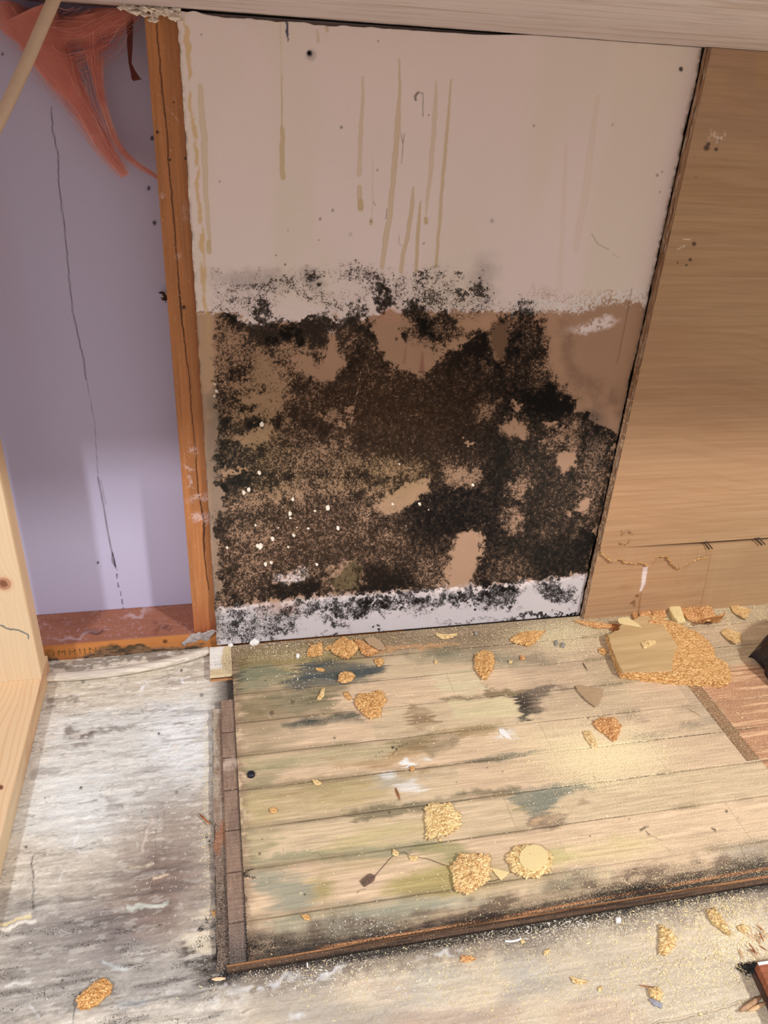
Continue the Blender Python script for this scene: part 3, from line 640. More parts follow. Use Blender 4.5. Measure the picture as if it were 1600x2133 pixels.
def edgefn(PX, PY, X, Y, Z):
    t = (Y+.018)/.018; base = np.ones(PX.shape+(3,))*L(172, 136, 106)
    ply = fbm(Y*900, Z*8, 3, 6); base = mixc(base, L(110, 78, 56), sm(.45, .62, ply)*.8)
    base = mixc(base, L(206, 190, 172), sm(.55, .7, fbm(Y*300, Z*60, 3, 9))*.6)
    base = mixc(base, L(52, 40, 34), sm(.60, .70, fbm(Y*500, Z*24, 3, 29))*.85*sm(.45, .75, Z)); base = mixc(base, L(70, 56, 48), sm(-.004, -.0005, Y)*.9)
    base = mixc(base, L(232, 200, 160), sm(.62, .7, fbm(Y*260, Z*260, 2, 19))*.6*sm(.6, .4, Z))
    return dict(stain=base, disp=(fbm(Y*200, Z*60, 3, 88)-.5)*.0030*sm(-.018, -.016, Y), off=None)
def edgefn2(*a):
    d = edgefn(*a); d.pop('off'); return d
EM = mat_attr('torn_ply_edge', .9, .3, None, .5)
a = sheet('panel_edge', (.6273, -.0005, .153), (0, -.0175, 0), (0, 0, .7400), 16, 700, edgefn2, EM, normal=(-1, 0, 0)); adopt(a, root)
a['label'] = 'rough torn plywood edge'
a = box('panel_core', (.6285, -.0172, .1537), (1.586, -.0002, .8928), EDGE); adopt(a, root)

# lower board: veneer sheet with a torn lower lip over the recessed kick board
root = empty('kick_board', (1.0, -.006, .07), 'maple-faced kick board with torn veneer lip below the large maple panel', 'wood board')
def low(PX, PY, X, Y, Z):
    d = lam(True)(PX, PY, X, Y, Z); f = Field(PX, PY); b = d['stain']
    b = mixc(b, L(226, 214, 214), f.poly([(1339, 1181), (1350, 1181), (1345, 1205), (1336, 1232), (1332, 1230)], 1.5, .2)*.85)
    b = mixc(b, L(140, 92, 50), f.line([(1337, 1230), (1332, 1255), (1329, 1275)], [2, 4, 4], 1.2, .2)*.6)
    b = mixc(b, L(110, 74, 44), (f.blob(1325, 1242, 8, 3, -45, .6)+f.blob(1314, 1266, 9, 3, -35, .6))*.8)
    b = mixc(b, L(150, 110, 74), sm(.6, .75, fbm(X*30, Z*30, 3, 7))*.2)
    b = mixc(b, L(84, 58, 44), sm(.1475, .1485, Z)*.9); d['stain'] = b; return d  # exposed brown strip in the seam, darkened with the panel edge's shade
a = sheet('kick_face', (.6275, -.0145, -.010), (.96, 0, 0), (0, 0, .163), 560, 110, low, LAM, normal=(0, -1, 0)); adopt(a, root)
a = sheet('kick_edge', (.6273, -.0005, -.010), (0, -.0140, 0), (0, 0, .163), 12, 160, edgefn2, EM, normal=(-1, 0, 0)); adopt(a, root)
a = box('kick_core', (.6285, -.0140, -.0095), (1.586, -.0002, .1525), EDGE); adopt(a, root)
YV = -.0202
tear = [(1238, 1143), (1252, 1152), (1262, 1160), (1276, 1172), (1290, 1165), (1304, 1170), (1318, 1174), (1334, 1172), (1350, 1178), (1358, 1178), (1359, 1164), (1372, 1159), (1386, 1160), (1396, 1167), (1404, 1180), (1418, 1185), (1430, 1176), (1444, 1170), (1456, 1165), (1470, 1162)]
seam = [(1238, 1140), (1310, 1140.5), (1370, 1139), (1440, 1136), (1520, 1133), (1600, 1129)]
tw = [P(a_, b_, 1, YV) for a_, b_ in tear]; n0 = len(tw)
xs = np.linspace(.6275, tw[-1][0]+.004, 260)
tz = np.interp(xs, [q[0] for q in tw], [q[2] for q in tw]) if all(tw[i][0] < tw[i+1][0] for i in range(n0-1)) else np.interp(xs, sorted(q[0] for q in tw), [q[2] for q in tw])
tz = tz+(fbm(xs*300, xs*0, 3, 5)-.5)*.006
sw = [P(a_, b_, 1, YV) for a_, b_ in seam]
tz2 = np.interp(xs, [q[0] for q in sw], [q[2] for q in sw])-.0005
V = []; F = []
xe = np.concatenate([xs, np.linspace(xs[-1]+.01, 1.586, 60)])
topz = np.interp(xe, [q[0] for q in sw]+[1.59], [q[2] for q in sw]+[sw[-1][2]-.002])-.0008
boz = np.concatenate([tz, np.full(60, -.0095)]); boz = np.minimum(boz, topz-.002)
boz[260] = tz[-1]
yf = np.concatenate([YV+.0048*sm(.03, 0, xs[-1]-xs), np.linspace(-.0151, -.0147, 60)])
yb = -.0146
for k in range(len(xe)):
    V += [(xe[k], yf[k], topz[k]), (xe[k], yf[k], boz[k]+.0012), (xe[k], yf[k]+.0010, boz[k]), (xe[k], yb, boz[k]+.0025), (xe[k], yb, topz[k])]
for k in range(len(xe)-1):
    for j in range(5):
        a0, a1 = k*5+j, k*5+(j+1) % 5; F.append((a0, a1, a1+5, a0+5))
F += [(0, 4, 3, 2, 1), tuple(len(V)-5+q for q in range(5))]
VN = np.array(V); PXv, PYv = chart(VN[:, 0], VN[:, 1], VN[:, 2])
st = lam(True)(PXv[None], PYv[None], VN[None, :, 0], VN[None, :, 1], VN[None, :, 2])['stain'][0]
ix = (np.arange(len(V)) % 5 == 2) | (np.arange(len(V)) % 5 == 3); st[ix] = L(214, 160, 108)
veneer = mesh_obj('torn_veneer', VN, F, LAM, attrs={'stain': st}); adopt(veneer, root)
veneer['label'] = 'ragged torn veneer lip'
# particle rim along the tear
def rim(name, pts, r, mat, seed, n):
    rs = np.random.default_rng(seed); V = []; F = []
    for k in range(n):
        t = rs.random()*(len(pts)-1); i = int(t); q = np.array(pts[i])*(1-t+i)+np.array(pts[min(i+1, len(pts)-1)])*(t-i)
        q = q+rs.normal(0, r*.3, 3); b = len(V); ln = r*rs.uniform(.6, 1.6); a = rs.uniform(-.7, .7)
        d = np.array([math.cos(a), 0, math.sin(a)])*ln; h = np.array([-math.sin(a), 0, math.cos(a)])*ln*.35; o3 = np.array([0, -r*.5, 0])
        for v in (d, -d, h, -h, o3, -o3): V.append(q+v)
        F += [(b, b+2, b+4), (b+2, b+1, b+4), (b+1, b+3, b+4), (b+3, b, b+4), (b+2, b, b+5), (b+1, b+2, b+5), (b+3, b+1, b+5), (b, b+3, b+5)]
    return mesh_obj(name, V, F, mat)
PART = mat_particle('particleboard'); PARTR = mat_particle('particleboard_reddish', .92, .28); PARTP = mat_particle('particleboard_pale', 1.0, 0, .75)
o = rim('tear_fibres', [(x_, YV+.0012, z_) for x_, z_ in zip(xs[::4], boz[:260:4]) if z_ < .149], .0018, PART, 11, 520); adopt(o, root)
o['label'] = 'orange wood fibres along the tear'
for q0_, q1_ in (((1467, 1129), (1478, 1144)), ((1472, 1128), (1484, 1143)), ((1574, 1121), (1588, 1135)), ((1580, 1120), (1594, 1134))):
    o = tube('pry_mark', [Vector(P(*q0_, 1, -.0204)), Vector(P(*q1_, 1, -.0204))], .0010, mat_plain('pry_dark', L(60, 44, 36)), 6); adopt(o, root)
# unbuilt brown strip for the panel edge's shade, and notches in the widening seam
DK = mat_wood('seam_shadow_strip', L(118, 84, 60), L(150, 112, 80), (20, 200, 200))
V = [P(1308, 1140.5, 1, -.0170), P(1600, 1127, 1, -.0170), P(1600, 1116, 1, -.0170), P(1440, 1131, 1, -.0170)]
# ------------------------------------------------------------------ subfloor
def subfloor(PX, PY, X, Y, Z):
    f = Field(PX, PY, 6, 20); x, y = PX, PY
    base = np.ones(x.shape+(3,))*L(212, 204, 190)
    t = fbm(X*10, Y*60, 5, 51); t2 = fbm(X*24, Y*120, 4, 57)
    crm = fbm(X*330, Y*420, 3, 61); lg = fbm(X*60, Y*110, 4, 63)
    base *= (1+(t-.5)*.22+(crm-.5)*.50+(lg-.5)*.36)[..., None]
    left = sm(520, 440, x)
    base = mixc(base, L(218, 222, 220), f.poly([(80, 1480), (430, 1430), (450, 1600), (330, 1700), (200, 1760), (20, 1740), (60, 1600)], 40)*.65)
    base = mixc(base, L(240, 244, 246), f.blob(375, 1560, 60, 75, 10, .9)*.75+f.blob(150, 1670, 90, 60, 0, .9)*.4+f.blob(385, 1470, 60, 40, 0, .9)*.3)
    base = mixc(base, L(222, 210, 186), f.poly([(100, 1420), (430, 1370), (430, 1440), (300, 1470), (110, 1490)], 18)*.55)
    base = mixc(base, L(140, 122, 112), f.blob(360, 1750, 90, 110, 20, .9)*.72+f.blob(300, 1880, 150, 80, -8, .9)*.7+f.blob(200, 1960, 160, 50, -8, .9)*.45)
    base = mixc(base, L(122, 122, 126), f.poly([(-20, 1860), (200, 1880), (330, 1960), (450, 2010), (430, 2090), (200, 2100), (-20, 2140)], 40, 1.4)*.52)
    base = mixc(base, L(104, 98, 94), sm(.50, .66, t2*.35+fbm(X*9, Y*120, 5, 59, .7)*.45+crm*.2)*left*sm(1700, 1900, y)*.62)
    base = mixc(base, L(140, 128, 118), sm(.52, .66, t2*.3+t*.4+lg*.3)*left*sm(1780, 1650, y)*.42)
    # grey-brown patches and lifted grain
    for pts, v in (([(125, 1520), (150, 1512), (190, 1512), (190, 1530), (165, 1545), (130, 1545)], .75), ([(170, 1515), (230, 1508), (280, 1505), (280, 1516), (230, 1520), (185, 1524)], .6), ([(98, 1450), (150, 1448), (150, 1462), (95, 1478)], .6),
                   ([(222, 1668), (260, 1665), (270, 1695), (225, 1692)], .4), ([(275, 1640), (305, 1640), (300, 1655), (272, 1655)], .45), ([(60, 1600), (105, 1592), (130, 1605), (60, 1625)], .3)):
        base = mixc(base, L(108, 94, 88), f.poly(pts, 5, .8)*v*sm(.3, .5, t2+.05))
    base = mixc(base, L(58, 50, 44), f.poly([(380, 1955), (470, 1930), (475, 2060), (420, 2060), (380, 2000)], 16, 1.2)*sm(.42, .56, t2)*.85)
    base = mixc(base, L(226, 214, 190), f.poly([(370, 1930), (462, 1890), (462, 1960), (400, 1975)], 10, 1.2)*sm(.46, .56, fbm(X*20, Y*150, 3, 97))*.8)
    base = mixc(base, L(126, 116, 106), f.poly([(80, 1372), (250, 1362), (440, 1338), (440, 1352), (300, 1384), (100, 1402)], 4)*.75)  # dusty grey floor behind the moulding, darkened as a painted shading strip
    for pts, wd, c_ in (([(265, 1890), (300, 1886), (345, 1878)], [13, 12, 6], (206, 212, 202)), ([(0, 1925), (60, 1912)], 6, (232, 218, 170)), ([(0, 1936), (66, 1920)], 7, (236, 232, 222)), ([(15, 2052), (62, 2048)], 5, (222, 220, 216)), ([(270, 1806), (320, 1803)], 6, (196, 182, 160)),
                        ([(322, 1830), (352, 1824)], 4, (236, 214, 186)), ([(38, 1794), (62, 1791)], 2.5, (240, 236, 226)), ([(300, 1770), (306, 1740), (310, 1700)], 2.5, (222, 206, 190)), ([(150, 1745), (160, 1775)], 3, (240, 240, 244)), ([(160, 1720), (152, 1755)], 2, (240, 240, 240)), ([(120, 1830), (132, 1808)], 3, (240, 240, 240)),
                        ([(224, 1998), (260, 2016)], 9, (190, 196, 196)), ([(248, 2090), (300, 2080)], 12, (182, 184, 184)), ([(345, 2065), (372, 2060)], 10, (196, 192, 186)), ([(60, 2090), (84, 2118)], 4, (214, 214, 214)), ([(30, 1850), (0, 1850)], 4, (220, 216, 206))):
        base = mixc(base, L(*c_), f.line(pts, wd, 2.0, .5)*.9)
    dk = L(48, 40, 38)
    for pts, wd, v in (([(67, 1784), (68, 1810), (71, 1850), (70, 1895)], 2.6, .8), ([(228, 1946), (280, 1938), (340, 1922)], 2.2, .7), ([(0, 1800), (60, 1790)], 1.5, .3), ([(325, 1700), (328, 1790), (322, 1830)], 1.4, .45), ([(340, 1690), (343, 1780)], 1.2, .35), ([(152, 2085), (154, 2133)], 3, .7), ([(200, 2096), (330, 2080), (450, 2062)], 5, .35),
                       ([(120, 2040), (150, 2030)], 2.4, .6), ([(298, 1482), (304, 1470)], 1.5, .5), ([(270, 1545), (276, 1560)], 1.5, .4), ([(300, 1610), (420, 1602)], 1.6, .4), ([(232, 1928), (205, 1925)], 1.5, .4), ([(100, 1930), (0, 1990)], 1.2, .2), ([(506, 2110), (520, 2100)], 5, .6), ([(875, 1975), (885, 2030)], 2, .35), ([(1354, 2022), (1390, 2012)], 2, .7), ([(1330, 2052), (1344, 2034)], 3, .5), ([(978, 2050), (990, 2090)], 1.4, .35)):
        base = mixc(base, dk, f.line(pts, wd, 1.3, .25)*v)
    for a_, b_, r, v in ((378, 1397, 3, .9), (250, 1405, 5, .5), (331, 1528, 2.6, .9), (169, 1641, 3.5, .9), (54, 1764, 3, .9), (32, 1790, 1.6, .9), (94, 1662, 2, .6), (368, 1650, 4, .55), (240, 1601, 2, .5), (173, 1420, 4, .5), (805, 2107, 4.5, .95), (803, 2106, 8, .3), (787, 2077, 3, .8), (1340, 2014, 2, .9), (1525, 1969, 4, .8),
                         (1340, 2013, 1.6, .9), (130, 2042, 3, .8), (420, 1448, 4, .6), (1467, 2052, 2.4, .7), (647, 2063, 6, .5), (655, 2068, 8, .35)):
        base = mixc(base, dk, f.blob(a_, b_, r, r, 0, .5, False)*v)
    base = mixc(base, L(250, 250, 250), f.blob(293, 1428, 8, 3, -10, .5)*.9+f.blob(388, 1414, 5, 3, 0, .5)*.8+f.line([(148, 1490), (160, 1488), (163, 1496), (150, 1500), (146, 1494), (148, 1490)], 2, 1)*.5)
    ck2 = sm(.022, .0, np.abs(fbm(X*14, Y*110, 4, 171)-.5))*sm(.48, .6, fbm(X*9, Y*14, 3, 172)); base = mixc(base, L(92, 82, 76), ck2*.55*left)
    fk = sm(.62, .66, fbm(X*70, Y*190, 3, 181)); base = mixc(base, L(238, 234, 224), fk*left*(.5-.28*sm(1600, 1800, y)))
    # front strip
    fr = sm(480, 560, x)
    base = mixc(base, L(220, 201, 168), fr*.65); base = mixc(base, L(168, 162, 154), fr*sm(.44, .62, fbm(X*6, Y*14, 4, 27))*(.65-.4*sm(1050, 1350, x)))
    base = mixc(base, L(206, 168, 140), fr*sm(.50, .7, fbm(X*8, Y*20, 3, 37))*.35)
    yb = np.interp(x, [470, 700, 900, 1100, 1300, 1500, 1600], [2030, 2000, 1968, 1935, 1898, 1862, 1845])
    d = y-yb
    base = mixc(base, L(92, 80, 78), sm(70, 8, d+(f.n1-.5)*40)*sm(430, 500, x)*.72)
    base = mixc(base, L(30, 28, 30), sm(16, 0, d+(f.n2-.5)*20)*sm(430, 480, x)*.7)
    base = mixc(base, L(228, 232, 236), (f.blob(690, 2030, 34, 10, -25, .8)*.9+f.blob(560, 2050, 60, 6, -10, .8)*.7+f.blob(925, 1980, 40, 6, -8, .8)*.6+f.blob(480, 2078, 34, 10, -5, .8)*.4+f.blob(618, 2122, 16, 12, 0, .8)*.6+f.blob(480, 2045, 20, 5, 0, .8)*.6)*sm(.35, .5, f.n1))
    base = mixc(base, L(170, 176, 174), f.blob(860, 2070, 70, 40, 0, .9)*.4+f.blob(1090, 2030, 60, 26, 0, .9)*.3+f.blob(930, 2030, 60, 20, 0, .9)*.25)
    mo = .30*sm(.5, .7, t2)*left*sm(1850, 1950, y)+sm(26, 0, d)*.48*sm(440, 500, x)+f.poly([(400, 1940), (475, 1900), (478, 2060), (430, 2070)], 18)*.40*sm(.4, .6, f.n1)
    mo = np.maximum(mo, f.blob(1562, 2022, 20, 18, 0, .7)*.9)
    mo = np.maximum(mo, f.line([(432, 1740), (436, 1760)], 12, 6)*.5)
    du = .12+.24*sm(800, 1500, x)*sm(1850, 1990, y)+.06*fr+.25*f.blob(1540, 1940, 70, 50, 30, .9)+.14*sm(60, 10, d)*fr+.22*f.line([(430, 1500), (436, 1900)], 14, 10)
    # crack at the lower right
    ck = f.line([(1330, 2148), (1372, 2131), (1450, 2112), (1550, 2085), (1600, 2070)], 4.5, 1.5, .2); base = mixc(base, L(46, 34, 30), ck*.9)
    rel = -ck*.002+(t2-.5)*.0014*left+(crm-.5)*.0010+(lg-.5)*.0012*left+(fbm(X*60, Y*60, 4, 5)-.5)*.0012-f.line([(67, 1784), (71, 1895)], 3, 1)*.001
    # powder heap left of the flooring
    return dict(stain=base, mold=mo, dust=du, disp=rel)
SUB = mat_floor('weathered_subfloor', (14, 160, 160), 1.0, .40, L(240, 228, 196), .6, .50)
def keepf(X, Y, Z): return ~((X > .02) & (Y > -.50))
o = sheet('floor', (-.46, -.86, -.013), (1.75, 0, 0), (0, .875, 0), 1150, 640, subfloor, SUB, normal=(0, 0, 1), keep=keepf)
tag(o, kind='structure')
o = box('floor', (-2.2, -3.0, -.035), (2.6, .10, -.0142), mat_plain('far_subfloor', L(204, 188, 162))); tag(o, kind='structure')

# ------------------------------------------------------------------ remaining raised hardwood flooring
YS = [-.0035, -.0625, -.1215, -.183, -.2475, -.3075, -.3695, -.4285, -.4945]
def hardwood(PX, PY, X, Y, Z):
    f = Field(PX, PY, 3, 9); x, y = PX, PY; f.wx = f.wx+(fbm(X*9, Y*260, 3, 301)-.5)*55; f.wy = f.wy+(fbm(X*14, Y*40, 3, 305)-.5)*14
    row = np.zeros(x.shape, int)
    for s_ in YS: row += (Y < s_)
    base = np.ones(x.shape+(3,))*L(216, 194, 160)
    pl = np.floor((X+row*.37)/.42); tone = _h(pl, row, 3)
    base = mixc(base, L(222, 192, 162), (tone > .5)*.5); base *= (1+(tone-.5)*.10)[..., None]
    g = fbm(X*9+tone*20, Y*170, 5, 51); g2 = fbm(X*20+tone*9, Y*420, 4, 55)
    g3 = fbm(X*60, Y*760, 3, 59); base *= (1+(g-.5)*.26+(g2-.5)*.26+(g3-.5)*.22)[..., None]
    ol = L(150, 142, 84); gg = L(128, 134, 118); bl = L(98, 106, 104); br = L(134, 108, 84); dkb = L(74, 62, 54)
    st = sm(.36, .56, fbm(X*14, Y*60, 4, 71)); s3 = sm(.42, .58, fbm(X*30, Y*120, 4, 74))
    def st_(pts, col, v, soft=12, warp=1.0, tex=.35):
        nonlocal base; base = mixc(base, col, np.clip(f.poly(pts, soft, warp)*v*((1-tex)+tex*st*1.3), 0, 1))
    def bb(cx, cy, rx, ry, an, col, v, soft=.8, tex=.35):
        nonlocal base; base = mixc(base, col, np.clip(f.blob(cx, cy, rx, ry, an, soft)*v*((1-tex)+tex*st*1.3), 0, 1))
    # upper left: olive and grey
    st_([(480, 1345), (900, 1310), (1250, 1290), (1260, 1330), (1000, 1360), (700, 1372), (486, 1396)], L(120, 104, 82), .55, 14)
    st_([(484, 1350), (700, 1330), (820, 1325), (740, 1375), (620, 1430), (490, 1440)], L(150, 136, 76), .62, 14)
    st_([(486, 1392), (560, 1385), (600, 1395), (590, 1425), (545, 1440), (500, 1440)], L(130, 134, 110), .85, 10, 1.0, .2)
    st_([(600, 1410), (640, 1375), (700, 1370), (800, 1385), (790, 1405), (700, 1432), (620, 1438), (590, 1430)], L(78, 86, 86), .95, 10, 1.0, .15)
    st_([(486, 1400), (510, 1396), (500, 1440), (486, 1450)], L(66, 66, 58), .7, 8)
    st_([(590, 1440), (680, 1432), (680, 1482), (590, 1490), (510, 1500), (505, 1450)], L(122, 118, 88), .8, 12, 1.0, .2); bb(620, 1460, 50, 18, -5, L(98, 98, 76), .5)
    st_([(678, 1440), (700, 1425), (780, 1418), (700, 1445), (690, 1480), (740, 1475), (690, 1484), (680, 1484)], L(110, 106, 78), .62, 7)
    st_([(505, 1450), (560, 1450), (600, 1500), (560, 1560), (505, 1600)], L(150, 130, 98), .5, 16)
    st_([(590, 1508), (640, 1498), (700, 1490), (740, 1486), (760, 1500), (700, 1510), (620, 1516), (590, 1514)], L(86, 92, 82), .85, 6, .7, .2)
    bb(640, 1500, 40, 6, -4, L(70, 78, 74), .6); st_([(505, 1520), (640, 1510), (600, 1560), (510, 1575)], L(170, 156, 126), .45, 14)
    st_([(512, 1582), (760, 1548), (900, 1530), (880, 1560), (780, 1590), (640, 1600), (520, 1610)], L(168, 164, 124), .50, 10)
    st_([(510, 1600), (620, 1590), (560, 1640), (510, 1650)], L(150, 146, 110), .6, 12)
    st_([(660, 1580), (720, 1590), (820, 1570), (860, 1540), (900, 1535), (900, 1555), (800, 1600), (700, 1604)], L(176, 142, 98), .55, 6)
    st_([(800, 1545), (860, 1525), (960, 1530), (960, 1560), (900, 1570), (850, 1560)], L(132, 116, 84), .60, 8)
    bb(700, 1630, 160, 12, -7, L(140, 126, 92), .5); st_([(508, 1650), (640, 1640), (780, 1620), (830, 1630), (800, 1670), (640, 1700), (508, 1722)], L(176, 160, 104), .48, 12)
    st_([(720, 1690), (900, 1660), (1080, 1640), (1080, 1650), (900, 1680), (740, 1712)], L(110, 104, 80), .70, 6); bb(640, 1660, 60, 10, -6, L(150, 124, 88), .4)
    st_([(508, 1730), (560, 1725), (590, 1740), (560, 1770), (520, 1800), (508, 1770)], L(140, 138, 100), .6, 10)
    st_([(760, 1720), (900, 1705), (900, 1740), (700, 1780), (640, 1790)], L(186, 176, 112), .4, 14)
    st_([(520, 1790), (640, 1775), (900, 1745), (920, 1755), (820, 1780), (640, 1800), (530, 1812)], L(136, 140, 112), .62, 8)
    st_([(520, 1815), (600, 1810), (640, 1830), (660, 1870), (620, 1900), (560, 1905), (570, 1870), (530, 1850)], L(146, 150, 132), .72, 12)
    bb(672, 1850, 22, 28, 10, L(150, 142, 80), .6); bb(760, 1800, 70, 14, -8, L(160, 150, 90), .4)
    st_([(780, 1850), (830, 1820), (950, 1790), (1000, 1800), (960, 1860), (860, 1870), (800, 1865)], L(162, 152, 78), .62, 14)
    st_([(850, 1760), (940, 1750), (1000, 1790), (940, 1800), (880, 1790)], L(146, 146, 96), .62, 12); bb(1000, 1830, 60, 30, -10, L(150, 146, 80), .45)
    st_([(560, 1915), (700, 1890), (850, 1868), (950, 1870), (900, 1910), (760, 1945), (600, 1960)], L(150, 154, 134), .66, 12)
    bb(700, 1925, 130, 18, -8, L(136, 142, 132), .5); bb(960, 1880, 60, 16, -8, L(168, 172, 156), .5); bb(1190, 1835, 60, 22, -8, L(128, 132, 116), .6); bb(1160, 1780, 60, 20, -8, L(190, 186, 116), .5)
    bb(1280, 1770, 80, 22, -8, L(214, 202, 128), .45); bb(1560, 1780, 60, 26, -8, L(160, 164, 154), .45); bb(1600, 1805, 60, 18, -8, L(120, 126, 120), .5)
    # middle
    st_([(880, 1340), (960, 1345), (960, 1370), (900, 1375)], L(110, 112, 86), .6, 10); st_([(850, 1365), (1000, 1355), (1130, 1370), (1100, 1385), (940, 1378), (850, 1376)], L(120, 122, 104), .6, 8)
    bb(1130, 1375, 30, 8, 5, L(110, 112, 98), .6); st_([(900, 1405), (1000, 1395), (1012, 1430), (990, 1448), (920, 1452)], L(224, 216, 176), .6, 5, .5); st_([(935, 1462), (1060, 1452), (1085, 1490), (1000, 1500), (950, 1500)], L(226, 214, 170), .65, 4, .4)
    st_([(1008, 1420), (1020, 1435), (1050, 1432), (1100, 1432), (1150, 1434), (1100, 1446), (1030, 1452), (1010, 1446)], L(128, 112, 80), .75, 4, .7); st_([(925, 1458), (960, 1455), (1010, 1448), (1012, 1452), (960, 1462), (930, 1466)], L(112, 96, 68), .6, 3, .6)
    st_([(850, 1466), (890, 1470), (895, 1485), (910, 1505), (880, 1515), (850, 1512)], L(136, 108, 76), .66, 6)
    st_([(1068, 1450), (1090, 1445), (1115, 1432), (1150, 1434), (1145, 1448), (1125, 1455), (1135, 1475), (1110, 1485), (1098, 1500), (1080, 1505), (1084, 1480)], L(66, 64, 62), .9, 4, .8, .15)
    bb(1098, 1468, 16, 22, 0, L(40, 40, 42), .8, .7, .1); bb(1150, 1440, 26, 5, 8, L(84, 76, 70), .6)
    st_([(850, 1530), (950, 1520), (1050, 1508), (1060, 1520), (1010, 1535), (980, 1540), (900, 1530)], L(160, 132, 88), .6, 6)
    st_([(970, 1585), (1030, 1572), (1110, 1562), (1130, 1566), (1080, 1580), (1000, 1592)], L(128, 124, 108), .85, 4, .7, .1)
    bb(890, 1600, 50, 7, -5, L(156, 130, 96), .6); bb(600, 1400, 1, 1, 0, gg, 0)
    st_([(1060, 1652), (1130, 1640), (1220, 1628), (1240, 1640), (1180, 1655), (1140, 1690), (1110, 1712), (1100, 1690), (1070, 1680)], L(120, 128, 116), .85, 7, .8, .15)
    st_([(1100, 1700), (1130, 1690), (1180, 1692), (1185, 1705), (1165, 1722), (1110, 1728)], L(138, 118, 98), .75, 5, .8); bb(1122, 1705, 8, 10, 0, L(206, 172, 136), .8); bb(1152, 1702, 9, 6, 0, L(206, 176, 140), .7); bb(1082, 1684, 12, 5, 20, L(150, 140, 70), .7)
    bb(1225, 1669, 12, 4, -5, L(150, 124, 96), .6)
    # right upper: grey-brown traffic
    st_([(1050, 1330), (1260, 1300), (1300, 1420), (1240, 1460), (1100, 1440)], L(172, 150, 126), .5, 30); st_([(1240, 1290), (1620, 1240), (1640, 1330), (1450, 1420), (1300, 1420)], L(172, 150, 122), .6, 20)
    st_([(1100, 1460), (1430, 1430), (1600, 1560), (1400, 1600), (1350, 1540), (1150, 1500)], L(196, 170, 144), .5, 30)
    st_([(1290, 1545), (1380, 1520), (1440, 1510), (1480, 1512), (1400, 1532), (1320, 1548)], L(128, 118, 106), .6, 6); st_([(1200, 1510), (1340, 1490), (1360, 1496), (1240, 1514)], L(150, 130, 110), .5, 5)
    st_([(1420, 1472), (1470, 1462), (1500, 1510), (1440, 1500)], L(160, 148, 130), .5, 8); bb(1400, 1400, 120, 8, -5, L(150, 120, 100), .3)
    base = mixc(base, L(240, 222, 178), f.blob(1250, 1580, 110, 45, 0, .9)*.55+f.blob(1120, 1530, 80, 25, 0, .9)*.35)
    # redder wood past the inlay strip
    base = mixc(base, L(118, 96, 78), np.clip(sm(62, 18, y-np.interp(x, [440, 825, 1210, 1600], [1345, 1313, 1280, 1250])+(f.m1-.5)*30)*sm(1500, 1100, x), 0, 1)*.62)
    base = mixc(base, L(214, 160, 110), f.poly([(760, 1352), (900, 1338), (960, 1342), (900, 1350), (770, 1362)], 5)*.6)
    far = (X > .7265)*1.0; red = (X > .747)*1.0
    rd = f.poly([(1440, 1400), (1700, 1360), (1800, 1700), (1590, 1650), (1560, 1580)], 10, .5)*red
    base = mixc(base, L(176, 116, 80), rd*.75)
    # light cracks of grain in the red part
    base = mixc(base, L(232, 190, 150), rd*sm(.60, .68, fbm(X*12, Y*230, 4, 131))*.75)
    inl = ((X > .7265) & (X < .747) & (Y > -.366) & (Y < -.06))*1.0; gi = fbm(X*300, Y*9, 3, 71)
    base = base*(1-inl[..., None])+(L(150, 116, 86)*(1+(gi-.5)[..., None]*.4))*inl[..., None]
    base = mixc(base, L(178, 160, 138), ((X > .707) & (X < .7265) & (Y > -.245) & (Y < -.19))*.6)
    # paint splashes
    base = mixc(base, L(244, 248, 248), f.blob(858, 1636, 25, 16, 10, .45)*.6+f.blob(815, 1612, 17, 6, -12, .4)*.6+f.blob(842, 1590, 13, 7, 15, .4)*.9+f.blob(1060, 1532, 16, 12, 20, .8)*.6+f.blob(890, 1576, 12, 3, 0, .6)*.6)
    base = mixc(base, L(176, 178, 166), f.blob(815, 1622, 26, 9, 0, .7)*.5+f.blob(805, 1635, 22, 8, 0, .8)*.4)
    # dirty front border
    yb = np.interp(x, [470, 600, 700, 900, 1100, 1300, 1500, 1600], [2008, 1992, 1978, 1945, 1910, 1872, 1835, 1818]); dd = yb-y
    band = sm(74, 34, dd+(f.m1-.5)*50+(f.n1-.5)*16)
    base = mixc(base, L(96, 78, 66), band*.85*(.6+.4*s3)*sm(1750, 1500, x)); base = mixc(base, L(34, 32, 34), sm(34, 8, dd+(f.n2-.5)*26)*.75); base = mixc(base, L(40, 42, 44), f.blob(530, 1960, 60, 22, -8, .9)*.75+f.blob(660, 1965, 70, 18, -8, .9)*.5)
    base = mixc(base, L(206, 146, 98), sm(1.2, .0, np.abs(dd-9)/4.5)*sm(640, 720, x)*.8)
    # rows of nails, specks
    dk = L(40, 34, 30)
